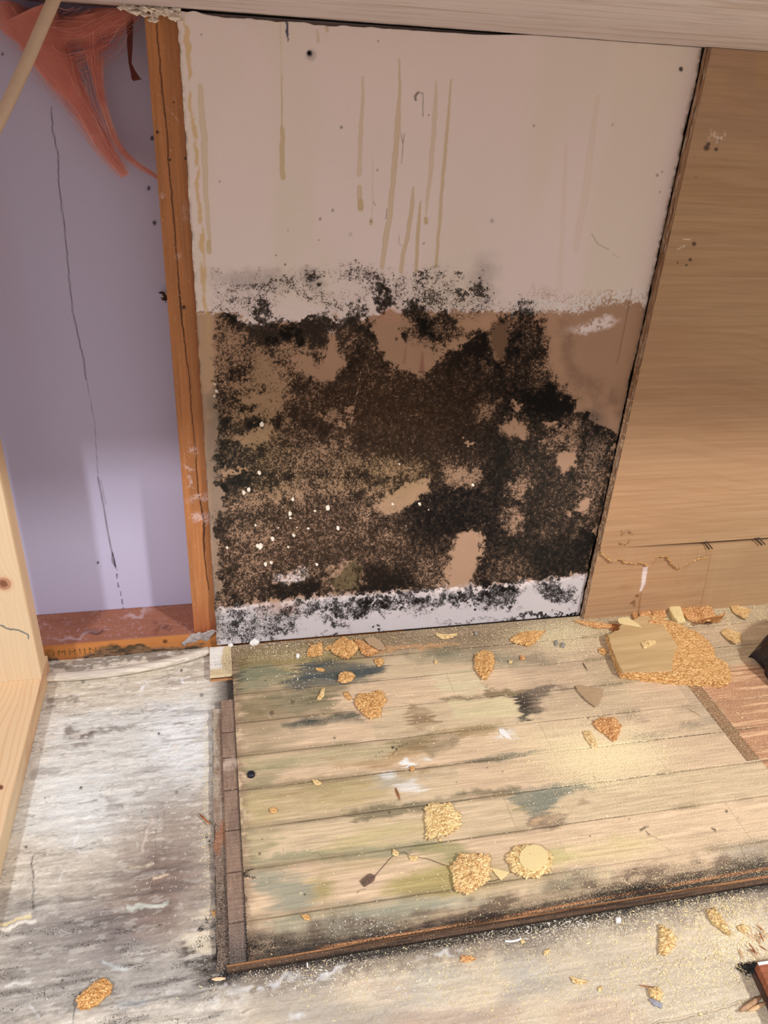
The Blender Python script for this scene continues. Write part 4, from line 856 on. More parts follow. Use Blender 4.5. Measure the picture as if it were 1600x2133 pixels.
    for a_, b_, r, v in ((818, 1557, 3, .9), (826, 1561, 2.5, .8), (832, 1555, 1.6, .7), (838, 1554, 1.6, .7), (842, 1550, 1.6, .7), (848, 1549, 1.6, .7), (790, 1567, 1.6, .6), (796, 1565, 1.6, .6), (783, 1575, 1.4, .6), (697, 1537, 3, .6), (609, 1462, 5, .45), (566, 1485, 5, .6), (553, 1418, 2, .5), (541, 1778, 3, .7), (546, 1748, 2, .5), (635, 1863, 2.4, .8), (694, 1920, 2, .7), (693, 1943, 3, .6), (532, 1972, 5, .8),
                         (511, 1873, 5, .8), (1229, 1742, 2, .8), (1311, 1706, 1.6, .8), (1306, 1833, 3, .7), (1513, 1690, 3.5, .8), (1015, 1599, 1.6, .7), (1047, 1607, 2, .6), (951, 1629, 1.6, .6), (1457, 1797, 2, .8), (1484, 1798, 1.4, .8), (1225, 1496, 2.4, .7), (1186, 1565, 1.5, .8), (1278, 1550, 2, .8), (811, 1692, 3, .6), (590, 1770, 1.4, .6), (1537, 1703, 3, .3)):
        base = mixc(base, dk, f.blob(a_, b_, r, r, 0, .5, False)*v)
    for pts, wd, v in (([(741, 1861), (750, 1853), (762, 1850)], 1.4, .6), ([(652, 1778), (664, 1776), (672, 1784)], 1.4, .5), ([(818, 1572), (828, 1564)], 1.4, .6), ([(1240, 1617), (1243, 1626)], 3, .7), ([(1258, 1590), (1260, 1604)], 1.4, .5), ([(1345, 1739), (1378, 1750)], 1.3, .5), ([(1382, 1762), (1396, 1772)], 1.2, .6), ([(582, 1810), (592, 1818)], 1.4, .4), ([(780, 1928), (779, 1935)], 2, .7), ([(1540, 1757), (1556, 1790), (1576, 1812)], 1.4, .5)):
        base = mixc(base, dk, f.line(pts, wd, 1.0, .2)*v)
    base = mixc(base, dk, (f.blob(1338, 1730, 9, 4, 15, .6)+f.line([(1345, 1731), (1353, 1739)], 2.5, 1)+f.line([(1483, 1726), (1489, 1728), (1490, 1732)], 4, 1))*.8)
    # dark joints between planks
    jt = np.zeros(x.shape)
    ww = fbm(X*25, Y*0, 3, 9)
    for k, s_ in enumerate(YS[1:]):
        jt = np.maximum(jt, sm(.0013, .0003, np.abs(Y-s_-(ww-.5)*.0012))*(.35+.65*sm(.3, .6, fbm(X*7+k*9, Y*0, 3, 19))))
    ends = {1: [.355], 2: [.16, .42], 3: [.34], 4: [.56], 5: [.45], 6: [.60], 7: [.35], 8: [.65]}
    for r_, xs_ in ends.items():
        for xe_ in xs_: jt = np.maximum(jt, sm(.0010, .0003, np.abs(X-xe_))*(row == r_)*.35)
    jt *= (1-inl); jt = np.maximum(jt, sm(.0012, .0004, np.minimum(np.abs(X-.7265), np.abs(X-.747)))*(Y > -.366)*.75); jt = np.maximum(jt, sm(.0012, .0004, np.abs(Y+.366))*((X > .7265) & (X < .747))*.8)
    base = mixc(base, L(62, 46, 34), jt*.80)
    soil = np.zeros(x.shape)
    for s_ in YS[1:]: soil = np.maximum(soil, sm(.010, .0, np.abs(Y-s_)))
    base = mixc(base, L(128, 112, 84), soil*sm(.45, .62, fbm(X*9, Y*3, 3, 201))*.55)
    base = mixc(base, L(120, 96, 76), sm(.020, .0, X+.0005)*sm(.3, .55, f.n1)*.6)
    mo = sm(60, 6, dd+(f.m2-.5)*50)*.42+f.blob(530, 1965, 70, 20, -8, .9)*.35+f.blob(1330, 1855, 60, 12, -8, .9)*.4+f.blob(1020, 1915, 60, 8, -8, .9)*.4
    mo = np.maximum(mo, sm(.006, 0, np.abs(X+.0))*(.35*sm(1780, 1860, y)+.1)); mo = np.maximum(mo, f.blob(516, 1820, 10, 16, 0, .7)*.75)
    mo = np.maximum(mo, f.blob(500, 1378, 30, 14, 0, .9)*.45+sm(22, 6, y-np.interp(x, [440, 825, 1210], [1345, 1313, 1280]))*.3)
    mo = np.maximum(mo, f.blob(1098, 1462, 22, 28, 20, .8)*.48); mo = np.maximum(mo, f.blob(660, 1503, 50, 7, -4, .8)*.42)
    du = .13+.10*sm(34, 12, np.abs(y-20-np.interp(x, [440, 825, 1210, 1600], [1345, 1313, 1280, 1250])))+.40*f.blob(1250, 1570, 130, 60, 0, .9)+.18*sm(900, 1300, x)+.20*f.blob(620, 1362, 120, 12, -5, .8)+.3*f.blob(1150, 1330, 90, 30, 0, .9)
    rel = -jt*.0012+(g-.5)*.0006+(tone-.5)*.0005
    return dict(stain=base, mold=mo, dust=du, disp=rel)
HW = mat_floor('old_hardwood', (16, 300, 300), 1.0, .46, L(244, 228, 184), .4, .52)
root = empty('hardwood_floor_section', (.6, -.27, -.013), 'raised section of stained old strip flooring covering the middle of the floor', 'wood floor')
a = sheet('plank_field', (.0005, -.5395, 0), (1.28, 0, 0), (0, .536, 0), 1180, 500, hardwood, HW, normal=(0, 0, 1), depth=.0128); adopt(a, root)
def edge_front(PX, PY, X, Y, Z):
    t = fbm(X*8, Z*700, 4, 5); base = np.ones(PX.shape+(3,))*L(92, 70, 54); base = mixc(base, L(206, 150, 104), sm(-.0062, -.0030, Z)*sm(.40, .6, fbm(X*5, Z*60, 3, 9)+.12)*.9)
    base = mixc(base, L(30, 24, 22), sm(.48, .6, t)*.8); base = mixc(base, L(24, 22, 24), sm(-.0085, -.0125, Z)*.8+sm(-.0035, 0, Z)*.3)
    return dict(stain=base, disp=sm(-.006, -.0085, Z)*.004+(t-.5)*.001, mold=np.zeros(PX.shape)+.25, dust=np.zeros(PX.shape)+.12)
a = sheet('front_edge', (-.022, -.5408, -.0131), (1.30, 0, 0), (0, 0, .0131), 1000, 14, edge_front, HW, normal=(0, -1, 0)); adopt(a, root)
a['label'] = 'dark rotten front edge with tongue'
def border(PX, PY, X, Y, Z):
    f = Field(PX, PY); g = fbm(X*420, Y*60, 4, 5); base = L(146, 122, 106)*(1+(g-.5)[..., None]*.55)
    base = mixc(base, L(120, 100, 90), sm(.5, .66, fbm(X*30, Y*14, 4, 9))*.5)
    jt = np.zeros(PX.shape)
    for b_ in (-.1995, -.248, -.305, -.3695, -.4295, -.494): jt = np.maximum(jt, sm(.0015, .0005, np.abs(Y-b_)))
    base = mixc(base, L(60, 42, 36), jt*.85); base = mixc(base, L(70, 56, 48), sm(-.0030, -.0004, X)*.75)
    base = mixc(base, L(196, 176, 160), f.blob(480, 1590, 24, 6, -8, .7)*.7+f.blob(470, 1600, 12, 10, 0, .7)*.4)
    base = mixc(base, L(96, 92, 92), sm(1850, 1990, PY)*.55); base = mixc(base, L(52, 52, 54), sm(1950, 2010, PY)*.5)
    return dict(stain=base, disp=-jt*.001, mold=sm(1830, 2000, PY)*.32+sm(.004, 0, -X)*.3, dust=np.zeros(PX.shape)+.17)
a = sheet('border_strip', (-.0190, -.5405, 0.0001), (.0192, 0, 0), (0, .4085, 0), 22, 400, border, HW, normal=(0, 0, 1), depth=.0125); adopt(a, root)
a['label'] = 'brown cross-grain border strip'
def tongue(PX, PY, X, Y, Z):
    g = fbm(X*300, Y*40, 4, 5); base = L(150, 128, 112)*(1+(g-.5)[..., None]*.5); base = mixc(base, L(196, 186, 168), sm(.45, .6, fbm(X*60, Y*30, 3, 8))*.7*sm(-.45, -.2, Y))
    base = mixc(base, L(176, 110, 70), sm(.62, .70, fbm(X*40, Y*16, 3, 18))*.6); base = mixc(base, L(80, 74, 72), sm(-.3, -.5, Y)*.5)
    return dict(stain=base, mold=np.zeros(PX.shape)+.2+.2*sm(-.35, -.5, Y), dust=np.zeros(PX.shape)+.2, off=np.stack([(fbm(Y*70, Y*0, 3, 5)-.5)*.004*(X < -.0315), Y*0, Y*0], -1), disp=(g-.5)*.001)
a = sheet('border_tongue', (-.0325, -.5395, -.0045), (.0138, 0, 0), (0, .395, 0), 16, 360, tongue, HW, normal=(0, 0, 1), depth=.008); adopt(a, root)
# short whitewashed end block in front of the stud
def blk(PX, PY, X, Y, Z):
    f = Field(PX, PY); base = np.ones(PX.shape+(3,))*L(206, 186, 150)*(1+(fbm(X*60, Y*60, 3, 5)-.5)[..., None]*.3)
    base = mixc(base, L(244, 246, 248), f.poly([(430, 1345), (463, 1345), (462, 1390), (434, 1392)], 4, .5)*.85)
    ed_ = (Z < -.0006); base = mixc(base, L(196, 140, 90), ed_*1.0)
    return dict(stain=base, mold=f.blob(470, 1375, 30, 20, 0, .9)*.35, dust=np.zeros(PX.shape)+.40, disp=Y*0)
root = empty('border_offcut', (-.016, -.04, -.013), 'short whitewashed wooden block at the corner in front of the orange stud', 'wood block')
a = sheet('block_top', (-.0345, -.0745, .0004), (.0348, 0, 0), (0, .071, 0), 50, 90, blk, HW, normal=(0, 0, 1), depth=.0052); adopt(a, root)
a = box('block_base', (-.0340, -.0738, -.0128), (.0, -.004, -.0052), mat_wood('cut_oak', L(150, 92, 54), L(206, 152, 104), (10, 400, 400), bump=.4)); adopt(a, root)
a = box('groove', (-.0338, -.0744, -.0068), (.0, -.070, -.0048), mat_plain('groove_dark', L(70, 42, 28))); adopt(a, root)

# thin grey moulding on the subfloor
tr = spline([P(95, 1411, 2, -.0055), P(180, 1407, 2, -.0055), P(260, 1397, 2, -.0055), P(330, 1384, 2, -.0055), P(390, 1369, 2, -.0055), P(434, 1355, 2, -.005)], 8)
m_ = mat_wood('weathered_moulding', L(168, 156, 142), L(232, 222, 206), (12, 260, 260), rough=.8, bump=.3)
o = tube('quarter_round_moulding', [Vector(q) for q in tr], .0078, m_, 14, flat=.85); tag(o, 'thin bowed grey moulding lying along the front of the sole plate', 'moulding')
# crumpled grey film at the stud foot
def crumple(name, quad, nu, nv, amp, mat, seed, thick=.0006, freq=40):
    A, B, Cc, D = [np.array(q, float) for q in quad]; S, T = np.meshgrid(np.linspace(0, 1, nu+1), np.linspace(0, 1, nv+1))
    Pp = (A*(1-S)[..., None]+B*S[..., None])*(1-T)[..., None]+(D*(1-S)[..., None]+Cc*S[..., None])*T[..., None]
    r = np.abs(fbm(Pp[..., 0]*freq, Pp[..., 1]*freq+Pp[..., 2]*freq, 4, seed)-.5)*2
    r2 = fbm(Pp[..., 0]*freq+9, Pp[..., 1]*freq+Pp[..., 2]*freq, 4, seed+9)-.5
    Pp[..., 2] += (1-r)*amp-amp*.4; Pp[..., 0] += r2*amp*.8; Pp[..., 1] += r2*amp*.6
    idx = np.arange((nu+1)*(nv+1)).reshape(nv+1, nu+1)
    F = np.stack([idx[:-1, :-1], idx[:-1, 1:], idx[1:, 1:], idx[1:, :-1]], -1).reshape(-1, 4)
    o = mesh_obj(name, Pp.reshape(-1, 3), F, mat, smooth=True); m = o.modifiers.new('t', 'SOLIDIFY'); m.thickness = thick; return o
o = crumple('paper_scrap', [P(378, 1348, 2, -.0055), P(436, 1340, 2, -.006), P(452, 1318, 1, -.004), P(392, 1328, 2, .010)], 40, 26, .013, mat_plain('dusty_paper', L(176, 166, 164), .8, .3, 90, .4), 9, freq=70)
tag(o, 'crumpled grey torn paper at the foot of the orange stud', 'paper')
# ------------------------------------------------------------------ debris
def cpx(crop, k, pts): return [(crop[0]+a_/k, crop[1]+b_/k) for a_, b_ in pts]
def chip(name, pts, z, th, mat, label=None, cat='wood chip', rough=.25, jag=.05, dome=.3, curl=None, seed=1, n=56, rings=7, group='scattered particleboard chips', face=None, top=None):
    """irregular broken slab whose outline is seen at pts; rough broken top, ragged sides"""
    rs = np.random.default_rng(seed)
    w = np.array([P(a_, b_, 2, z+th*.5)[:2] for a_, b_ in pts]); c = w.mean(0)
    seg = np.roll(w, -1, 0)-w; ln = np.hypot(seg[:, 0], seg[:, 1]); cum = np.concatenate([[0], np.cumsum(ln)])
    t = np.linspace(0, cum[-1], n, endpoint=False); out = []
    for q in t:
        i = np.searchsorted(cum, q, 'right')-1; i = min(i, len(w)-1); out.append(w[i]+seg[i]*(q-cum[i])/ln[i])
    out = np.array(out)-c; size = np.hypot(out[:, 0], out[:, 1]).mean()
    ang_ = np.arange(n)*2*math.pi/n; out *= (1+rs.normal(0, jag, n)+(fbm(np.cos(ang_)*3.2+seed, np.sin(ang_)*3.2, 3, seed)-.5)*jag*5)[:, None]
    V = []; F = []
    def zt(x_, y_, s_):
        h = th*(1-dome*s_**3)
        nz = (fbm(np.array([(x_+c[0])*420]), np.array([(y_+c[1])*420]), 3, seed, .8)[0]-.5)
        h += th*rough*nz*2.0
        if curl: h += curl[2]*max(0, (x_*curl[0]+y_*curl[1])/size)**2*size
        return h
    V.append((0, 0, zt(0, 0, 0)))
    for r in range(1, rings+1):
        s_ = r/rings
        for k in range(n):
            jx, jy = rs.normal(0, size*.012, 2) if r < rings else (0, 0)
            x_, y_ = out[k]*s_+(jx, jy); V.append((x_, y_, zt(x_, y_, s_)))
    base = 1+(rings-1)*n
    under = []
    for lev, sc_ in ((.55, 1.03), (0.0, .94)):
        for k in range(n):
            x_, y_ = out[k]*(sc_+rs.normal(0, .025)); hz = V[base+k][2]
            low = (hz-th*.9 if curl else 0.0); low = max(low, 0)*(1 if curl else 0)
            V.append((x_, y_, low+(hz-low)*lev+ (rs.normal(0, th*.06) if lev else 0)))
    for k in range(n): F.append((0, 1+k, 1+(k+1) % n))
    for r in range(1, rings+2):
        for k in range(n):
            a0 = 1+(r-1)*n+k; a1 = 1+(r-1)*n+(k+1) % n; F.append((a0, a0+n, a1+n, a1))
    last = 1+(rings+1)*n; V.append((0, 0, .0 if not curl else max(0, V[0][2]-th))); F += [(len(V)-1, last+(k+1) % n, last+k) for k in range(n)]
    o = mesh_obj(name, V, F, mat); o.location = (c[0], c[1], z+.0002)
    if label: tag(o, label, cat, group)
    return o
A1 = (400, 1280); A2 = (850, 1280); A3 = (850, 1700); A4 = (1200, 1633); A5 = (1150, 1050)
TAUPE = mat_plain('taupe_laminate', L(176, 150, 118), .6, .12, 90, .2); PALE = mat_plain('pale_paper_face', L(226, 206, 152), .55, .05, 60, .1)
WHITE = mat_plain('white_plaster', L(238, 236, 232), .9, .08, 300, .4)
GREY = mat_plain('grey_pebble', L(150, 146, 138), .9, .2, 300, .4)
BROWN = mat_wood('brown_splinter', L(120, 70, 40), L(186, 124, 78), (260, 260, 40))
Z0 = .0004; ZS = -.0128
chips = [
 (A1, [(765,255),(790,205),(830,200),(860,180),(872,215),(868,265),(820,280),(775,275)], Z0, .006, PART, 'tan chip, leftmost of the row lying against the drywall foot'),
 (A1, [(880,225),(930,195),(945,215),(900,245)], Z0, .003, PART, 'tiny tan chip between the two big chips at the drywall foot'),
 (A1, [(935,235),(955,180),(1000,155),(1060,165),(1100,195),(1105,230),(1075,265),(1040,285),(1000,280),(955,260)], Z0, .009, PART, 'large round tan chip in the row at the drywall foot'),
 (A1, [(1080,165),(1130,170),(1180,205),(1235,235),(1230,250),(1165,275),(1135,255),(1110,215)], Z0, .006, PARTR, 'jagged chip right of the large round one, half under a flat flake'),
 (A1, [(1215,300),(1250,285),(1280,300),(1275,325),(1245,348),(1220,320)], Z0, .004, PART, 'small tan chip just below the row at the drywall foot'),
 (A1, [(820,355),(860,355),(890,370),(870,380),(830,370)], Z0, .003, PART, 'narrow orange chip on the dark blue-grey stain'),
 (A1, [(975,410),(1000,380),(1050,378),(1088,408),(1070,435),(1010,458),(980,440)], Z0, .006, PART, 'oval chip on the right end of the blue-grey stain'),
 (A1, [(865,490),(885,495),(880,545),(855,570),(828,565),(850,530)], Z0, .004, PARTP, 'pale upright sliver left of the big star-shaped chip'),
 (A1, [(1010,520),(1035,515),(1065,550),(1050,570),(1020,555)], Z0, .003, PART, 'small flake touching the big star-shaped chip on its left'),
 (A1, [(1090,560),(1120,530),(1190,525),(1240,505),(1285,530),(1290,580),(1260,620),(1255,680),(1220,680),(1190,690),(1150,670),(1130,640),(1095,620)], Z0, .008, PART, 'big star-shaped tan chip on the upper planks'),
 (A1, [(800,1100),(830,1100),(868,1125),(850,1140),(815,1130)], Z0, .003, PARTP, 'small pale crumb on a plank joint right of the black plug'),
 (A1, [(518,1290),(560,1285),(572,1310),(545,1325),(520,1315)], Z0, .003, PART, 'small tan crumb on the olive plank near the left border strip'),
 (A1, [(1450,1010),(1475,1010),(1485,1030),(1460,1045)], Z0, .003, PART, 'tiny yellow crumb beside the upper white paint splash'),
 (A2, [(185,125),(220,135),(270,135),(335,125),(300,150),(240,165),(205,150)], Z0, .003, PARTP, 'thin pale curved chip near the middle of the drywall foot'),
 (A2, [(680,170),(720,130),(760,115),(830,110),(910,110),(880,150),(840,190),(810,210),(760,195),(700,185)], Z0, .006, PART, 'bright orange kite-shaped chip below the right end of the drywall'),
 (A2, [(450,260),(510,232),(570,260),(575,300),(565,370),(520,420),(490,425),(450,370),(445,310)], Z0, .007, PART, 'upright oval tan chip with a pointed lower end'),
 (A2, [(1230,720),(1300,680),(1385,690),(1420,740),(1400,810),(1370,845),(1320,800),(1265,760)], Z0, .006, PARTR, 'reddish shell-shaped chip below the broken board'),
 (A2, [(1160,780),(1210,775),(1245,830),(1265,880),(1225,885),(1185,830)], Z0, .003, PARTP, 'crumbly narrow pile of fibres left of the reddish shell-shaped chip'),
 (A2, [(110,1280),(180,1255),(290,1265),(345,1330),(340,1410),(270,1460),(120,1495),(115,1380)], Z0, .006, PARTP, 'flat squarish pale chip in the middle of the lower planks'),
 (A2, [(1270,230),(1310,218),(1335,245),(1310,270),(1275,255)], Z0, .004, PART, 'small round orange chip just left of the broken board'),
 (A2, [(745,270),(775,275),(780,300),(750,300)], Z0, .004, PARTR, 'small brownish crumb below the kite-shaped chip'),
 (A2, [(670,305),(700,310),(690,325),(674,322)], Z0, .003, PARTP, 'small pale crumb right of the upright oval chip'),
 (A2, [(175,300),(200,310),(190,328),(176,322)], Z0, .003, PARTP, 'tiny yellow crumb left of the upright oval chip'),
 (A2, [(205,1485),(228,1500),(218,1515),(204,1506)], Z0, .003, PARTP, 'tiny crumb touching the bottom of the squarish chip'),
 (A3, [(280,330),(350,260),(440,240),(540,265),(545,330),(530,420),(440,500),(380,525),(310,470),(300,400)], Z0, .009, mat_particle('particleboard_streaked', 1.0, .22, .55), 'large pale chip with red streaks on the lower planks'),
 (A3, [(5,260),(70,270),(45,300),(10,285)], Z0, .003, PARTP, 'small pale flake left of the red-streaked chip'),
 (A3, [(755,815),(785,840),(760,850),(750,835)], ZS, .003, PARTP, 'tiny crumb on the subfloor right beneath the flooring edge'),
 (A3, [(905,895),(950,880),(945,910),(905,925)], ZS, .003, PARTP, 'small yellow flake on the subfloor below the round plug'),
 (A3, [(355,930),(420,930),(460,950),(400,975),(350,965)], ZS, .003, PARTR, 'small brown shaving on the subfloor below the flooring edge'),
 (A3, [(1085,1070),(1130,1085),(1200,1105),(1150,1118),(1100,1110)], ZS, .004, PARTP, 'pale pointed chip on the bottom subfloor'),
 (A3, [(1265,1140),(1300,1130),(1285,1175),(1268,1168)], ZS, .002, PARTP, 'faint pale flake right of the pointed subfloor chip'),
 (A4, [(695,1175),(740,1195),(790,1215),(835,1280),(825,1340),(780,1400),(735,1425),(688,1415),(695,1290)], ZS, .006, PARTP, 'half-round yellow chip with a straight left side on the subfloor'),
 (A4, [(1095,1040),(1150,1035),(1200,1090),(1240,1150),(1290,1240),(1250,1235),(1160,1170),(1110,1110)], ZS, .008, PARTP, 'long torn chip on the subfloor below the right end of the flooring'),
 (A4, [(605,1700),(680,1690),(725,1740),(710,1800),(660,1800),(615,1760)], ZS, .007, PARTP, 'yellow crumbly chip near the bottom edge, above a grey scrap'),
 (A4, [(1340,1190),(1400,1165),(1440,1200),(1420,1240),(1370,1225)], ZS, .004, PARTP, 'pale shaving at the top of the splintered heap on the right'),
 ((0, 1750), [(565,1180),(640,1100),(760,1015),(785,1030),(825,1085),(800,1140),(710,1220),(640,1250),(580,1235)], ZS, .007, PART, 'orange oblong chip alone on the grey subfloor at the lower left'),
 ((400, 1700), [(1340,215),(1380,240),(1370,270),(1335,255)], Z0, .003, PARTP, 'small leaf-like flake above the brown square scrap'),
 ((400, 1700), [(1445,265),(1500,270),(1485,300),(1455,290)], Z0, .003, PARTP, 'small flake between the leaf-like flake and the red-streaked chip'),
 ((400, 1700), [(725,655),(780,655),(790,695),(750,690)], Z0, .003, PART, 'small crumb on the lowest full plank at the left'),
 ((400, 1700), [(130,630),(185,640),(180,665),(140,665)], ZS, .003, PART, 'small orange crumb on the subfloor left of the border strip'),
 (A5, [(660,1030),(700,1010),(765,1005),(770,1030),(680,1070)], .0168, .004, PARTP, 'small chip lying on top of the laminated broken board'),
]
KS = {A1: 3.2, A2: 3.2, A3: 3.2, A4: 4.0, A5: 3.556, (0, 1750): 3.556, (400, 1700): 3.2}
for i, (cr, pts, z, th, mt, lb) in enumerate(chips):
    chip('particleboard_chip', cpx(cr, KS[cr], pts), z, th, mt, lb, seed=100+i, n=110 if len(pts) > 7 else 36, rings=16 if len(pts) > 7 else 5, jag=.045, rough=.34, dome=.45)

# flat flakes and curled laminate pieces
def flake(name, cr, k, pts, z, th, mat, label, seed, cat='wood flake', curl=None, jag=.012, rough=.08, group=None, n=50):
    return chip(name, cpx(cr, k, pts), z, th, mat, label, cat, rough, jag, .12, curl, seed, n, 6, group)
flake('laminate_flake', A1, 3.2, [(1150,165),(1210,150),(1260,180),(1290,230),(1240,235),(1180,200)], .006, .0022, TAUPE, 'flat taupe flake resting on the jagged chip at the drywall foot', 11)
flake('laminate_flake', A2, 3.2, [(1115,475),(1140,472),(1300,500),(1285,570),(1255,620),(1190,580),(1130,510)], Z0, .0030, TAUPE, 'taupe fan-shaped flake on the planks left of the inlay strip', 12, curl=(-.8, -.5, .10))
flake('plaster_flake', A2, 3.2, [(605,765),(640,765),(690,830),(650,820),(610,790)], Z0, .0015, WHITE, 'white leaf-shaped flake in the middle of the planks', 13, 'flake')
flake('laminate_flake', A5, 3.556, [(1310,735),(1470,780),(1440,860),(1400,850),(1340,800)], Z0, .0025, mat_particle('thin_particle', 1, 0, .3), 'curved tan flake near the panel foot, farthest right', 14, curl=(-.7, -.6, .25))
flake('laminate_flake', A5, 3.556, [(1250,950),(1290,925),(1400,960),(1395,1030),(1350,1050),(1290,1000)], Z0, .0030, mat_particle('thin_particle_b', 1, 0, .4), 'curved tan flake between the broken board and the black bag', 15, curl=(-.7, -.6, .25))
flake('laminate_flake', A5, 3.556, [(490,850),(560,840),(640,890),(660,912),(580,898),(500,885)], .0168, .0012, PALE, 'pale cream paper flake on the far corner of the broken board', 16)
flake('laminate_strip', A5, 3.556, [(850,750),(940,755),(985,880),(925,880),(890,840)], Z0, .012, PALE, 'small upright-edged laminate piece at the panel foot behind the broken board', 17)
flake('curled_shard', A5, 3.556, [(160,865),(250,870),(440,895),(430,915),(340,920),(250,895)], Z0, .0045, PARTR, 'long thin reddish shard left of the broken board at the panel foot', 18, 'wood shard', jag=.03, rough=.3)
flake('curled_shard', A5, 3.556, [(440,890),(500,895),(508,925),(470,940),(430,935)], Z0, .003, BROWN, 'dark brown curled scrap touching the left corner of the broken board', 19, 'wood shard')
o = flake('torn_chunk', A5, 3.556, [(945,760),(1060,755),(1180,770),(1220,850),(1228,975),(1195,975),(1110,935),(1100,885),(1000,855),(960,810)], Z0, .007, PARTR, 'large curled torn chunk behind the broken board, casting a dark shadow', 20, 'wood shard', curl=(.0, -1, .75), jag=.03, rough=.5, n=90)
for i, (pts, lb) in enumerate((([(640,800),(700,790),(740,815),(700,840),(650,835)], 'pinkish crumb heap piece at the panel foot, nearest the white glue run'), ([(740,790),(830,785),(850,830),(790,845),(745,830)], 'pinkish crumb heap piece left of the upright-edged laminate piece'),
                               ([(720,860),(800,862),(815,880),(760,890),(725,880)], 'small tan crumb on the far edge of the broken board'), ([(590,800),(625,795),(640,850),(610,860)], 'narrow upright crumb behind the cream paper flake'))):
    chip('particleboard_chip', cpx(A5, 3.556, pts), Z0 if i != 2 else .0165, .007 if i != 2 else .003, PARTR, lb, seed=60+i, n=40, rings=6)
# round plug with a pale laminate disc
root = empty('broken_plug', tuple(P(1105, 1790, 2, 0)), 'round crumbly plug with a smooth pale yellow disc on top', 'wood chip')
an = np.linspace(0, 2*math.pi, 26, endpoint=False)
a = chip('plug_body', [(850+(815+150*math.cos(t))/3.2, 1700+(290+112*math.sin(t))/3.2) for t in an], Z0, .0085, PARTP, seed=41, n=120, rings=16, rough=.35, dome=.6, jag=.04); bpy.context.view_layer.update(); adopt(a, root)
a = chip('plug_face', [(850+(838+96*math.cos(t))/3.2, 1700+(278+84*math.sin(t))/3.2) for t in an], .0078, .0022, PALE, seed=42, n=60, rings=5, rough=.03, dome=.1, jag=.015); adopt(a, root)
a['label'] = 'smooth pale yellow laminate disc'
flake('paper_triangle', A3, 3.2, [(550,345),(610,358),(675,375),(650,402),(620,430),(585,390)], Z0, .0018, PALE, 'pale triangular paper scrap between the red-streaked chip and the round plug', 43, 'paper scrap')
SPL = mat_plain('subfloor_grey_bit', L(150, 150, 160), .5, .2, 200, .3)
chip('grey_scrap', [(1352, 2082), (1366, 2080), (1380, 2092), (1378, 2100), (1362, 2094)], ZS, .003, SPL, 'small grey scrap under the yellow chip near the bottom edge', 'scrap', seed=44, n=24, rings=3, group=None)
chip('plaster_crumb', cpx(A1, 3.2, [(692,282),(695,262),(712,262),(720,276),(706,294)]), Z0, .004, WHITE, 'white plaster crumb on the plank below the drywall foot', 'plaster', seed=45, n=20, rings=3, group=None)
chip('plaster_crumb', cpx(A1, 3.2, [(385,195),(395,170),(425,165),(448,185),(430,200)]), Z0, .006, WHITE, 'white crumbly plaster lump against the drywall near its left end', 'plaster', seed=46, n=30, rings=4, group=None, rough=.6)
chip('plaster_crumb', cpx(A1, 3.2, [(240,205),(262,190),(275,205),(258,215)]), Z0, .004, WHITE, 'small plaster crumb in the drywall corner above the whitewashed block', 'plaster', seed=47, n=20, rings=3, group=None)
chip('pebble', cpx(A2, 3.2, [(975,180),(995,172),(1002,205),(982,208)]), Z0, .004, GREY, 'grey pebble, left one of a pair below the drywall corner', 'pebble', seed=48, n=16, rings=3, group='grey pebbles')
chip('pebble', cpx(A2, 3.2, [(1022,190),(1050,195),(1040,222),(1020,215)]), Z0, .004, GREY, 'grey pebble, right one of a pair below the drywall corner', 'pebble', seed=49, n=16, rings=3, group='grey pebbles')
chip('pebble', cpx(A2, 3.2, [(440,115),(458,110),(465,130),(448,136)]), Z0, .004, GREY, 'grey-green pebble on the dusty strip near the middle of the drywall foot', 'pebble', seed=50, n=16, rings=3, group='grey pebbles')
chip('plaster_crumb', [(1282, 1912), (1292, 1910), (1294, 1920), (1284, 1923)], ZS, .004, WHITE, 'round white crumb on the subfloor below the flooring edge', 'plaster', seed=51, n=20, rings=3, group=None)
# brown square scrap with a hair
chip('brown_scrap', cpx((400, 1700), 3.2, [(1120,435),(1180,385),(1220,400),(1215,430),(1150,472)]), Z0, .002, mat_wood('dark_scrap', L(84, 66, 56), L(130, 108, 92), (200, 200, 200)), 'small dark brown rectangular scrap on the lower planks', 'scrap', seed=52, n=30, rings=4, group=None, rough=.1, dome=.05, jag=.01)
HAIR = mat_plain('hair_dark', L(84, 68, 44), .6, .1)
def strand(name, px, z, r, mat, label, cat): 
    o = tube(name, [Vector(q) for q in spline([P(a_, b_, 2, z) for a_, b_ in px], 6)], r, mat, 6); tag(o, label, cat); return o
strand('loose_thread', [(780, 1826), (800, 1803), (818, 1784), (840, 1775), (850, 1780), (862, 1785), (890, 1789), (920, 1800), (938, 1806)], .0012, .00030, HAIR, 'thin dark thread looping from the brown scrap to the red-streaked chip', 'thread')
strand('loose_thread', [(1016, 1836), (1036, 1833), (1052, 1819), (1070, 1817), (1082, 1817)], .0012, .00035, HAIR, 'short curved fibre between the triangular paper scrap and the round plug', 'thread')
strand('larva', [(1052, 1960), (1062, 1961), (1075, 1959), (1086, 1955)], -.011, .0012, WHITE, 'small white grub-like crumb on the subfloor below the flooring edge', 'crumb')
def stick(px0, px1, z, r0, mat, label, flat=.6):
    p0, p1 = P(*px0, 2, z), P(*px1, 2, z); pts = [Vector(p0*(1-t)+p1*t) for t in (0, .3, .7, 1)]
    o = tube('wood_splinter', pts, [r0*.4, r0, r0*.9, r0*.3], mat, 6, flat=flat); tag(o, label, 'splinter'); return o
stick((824, 1641), (833, 1665), .0014, .0016, BROWN, 'short brown splinter beside the white paint splashes')
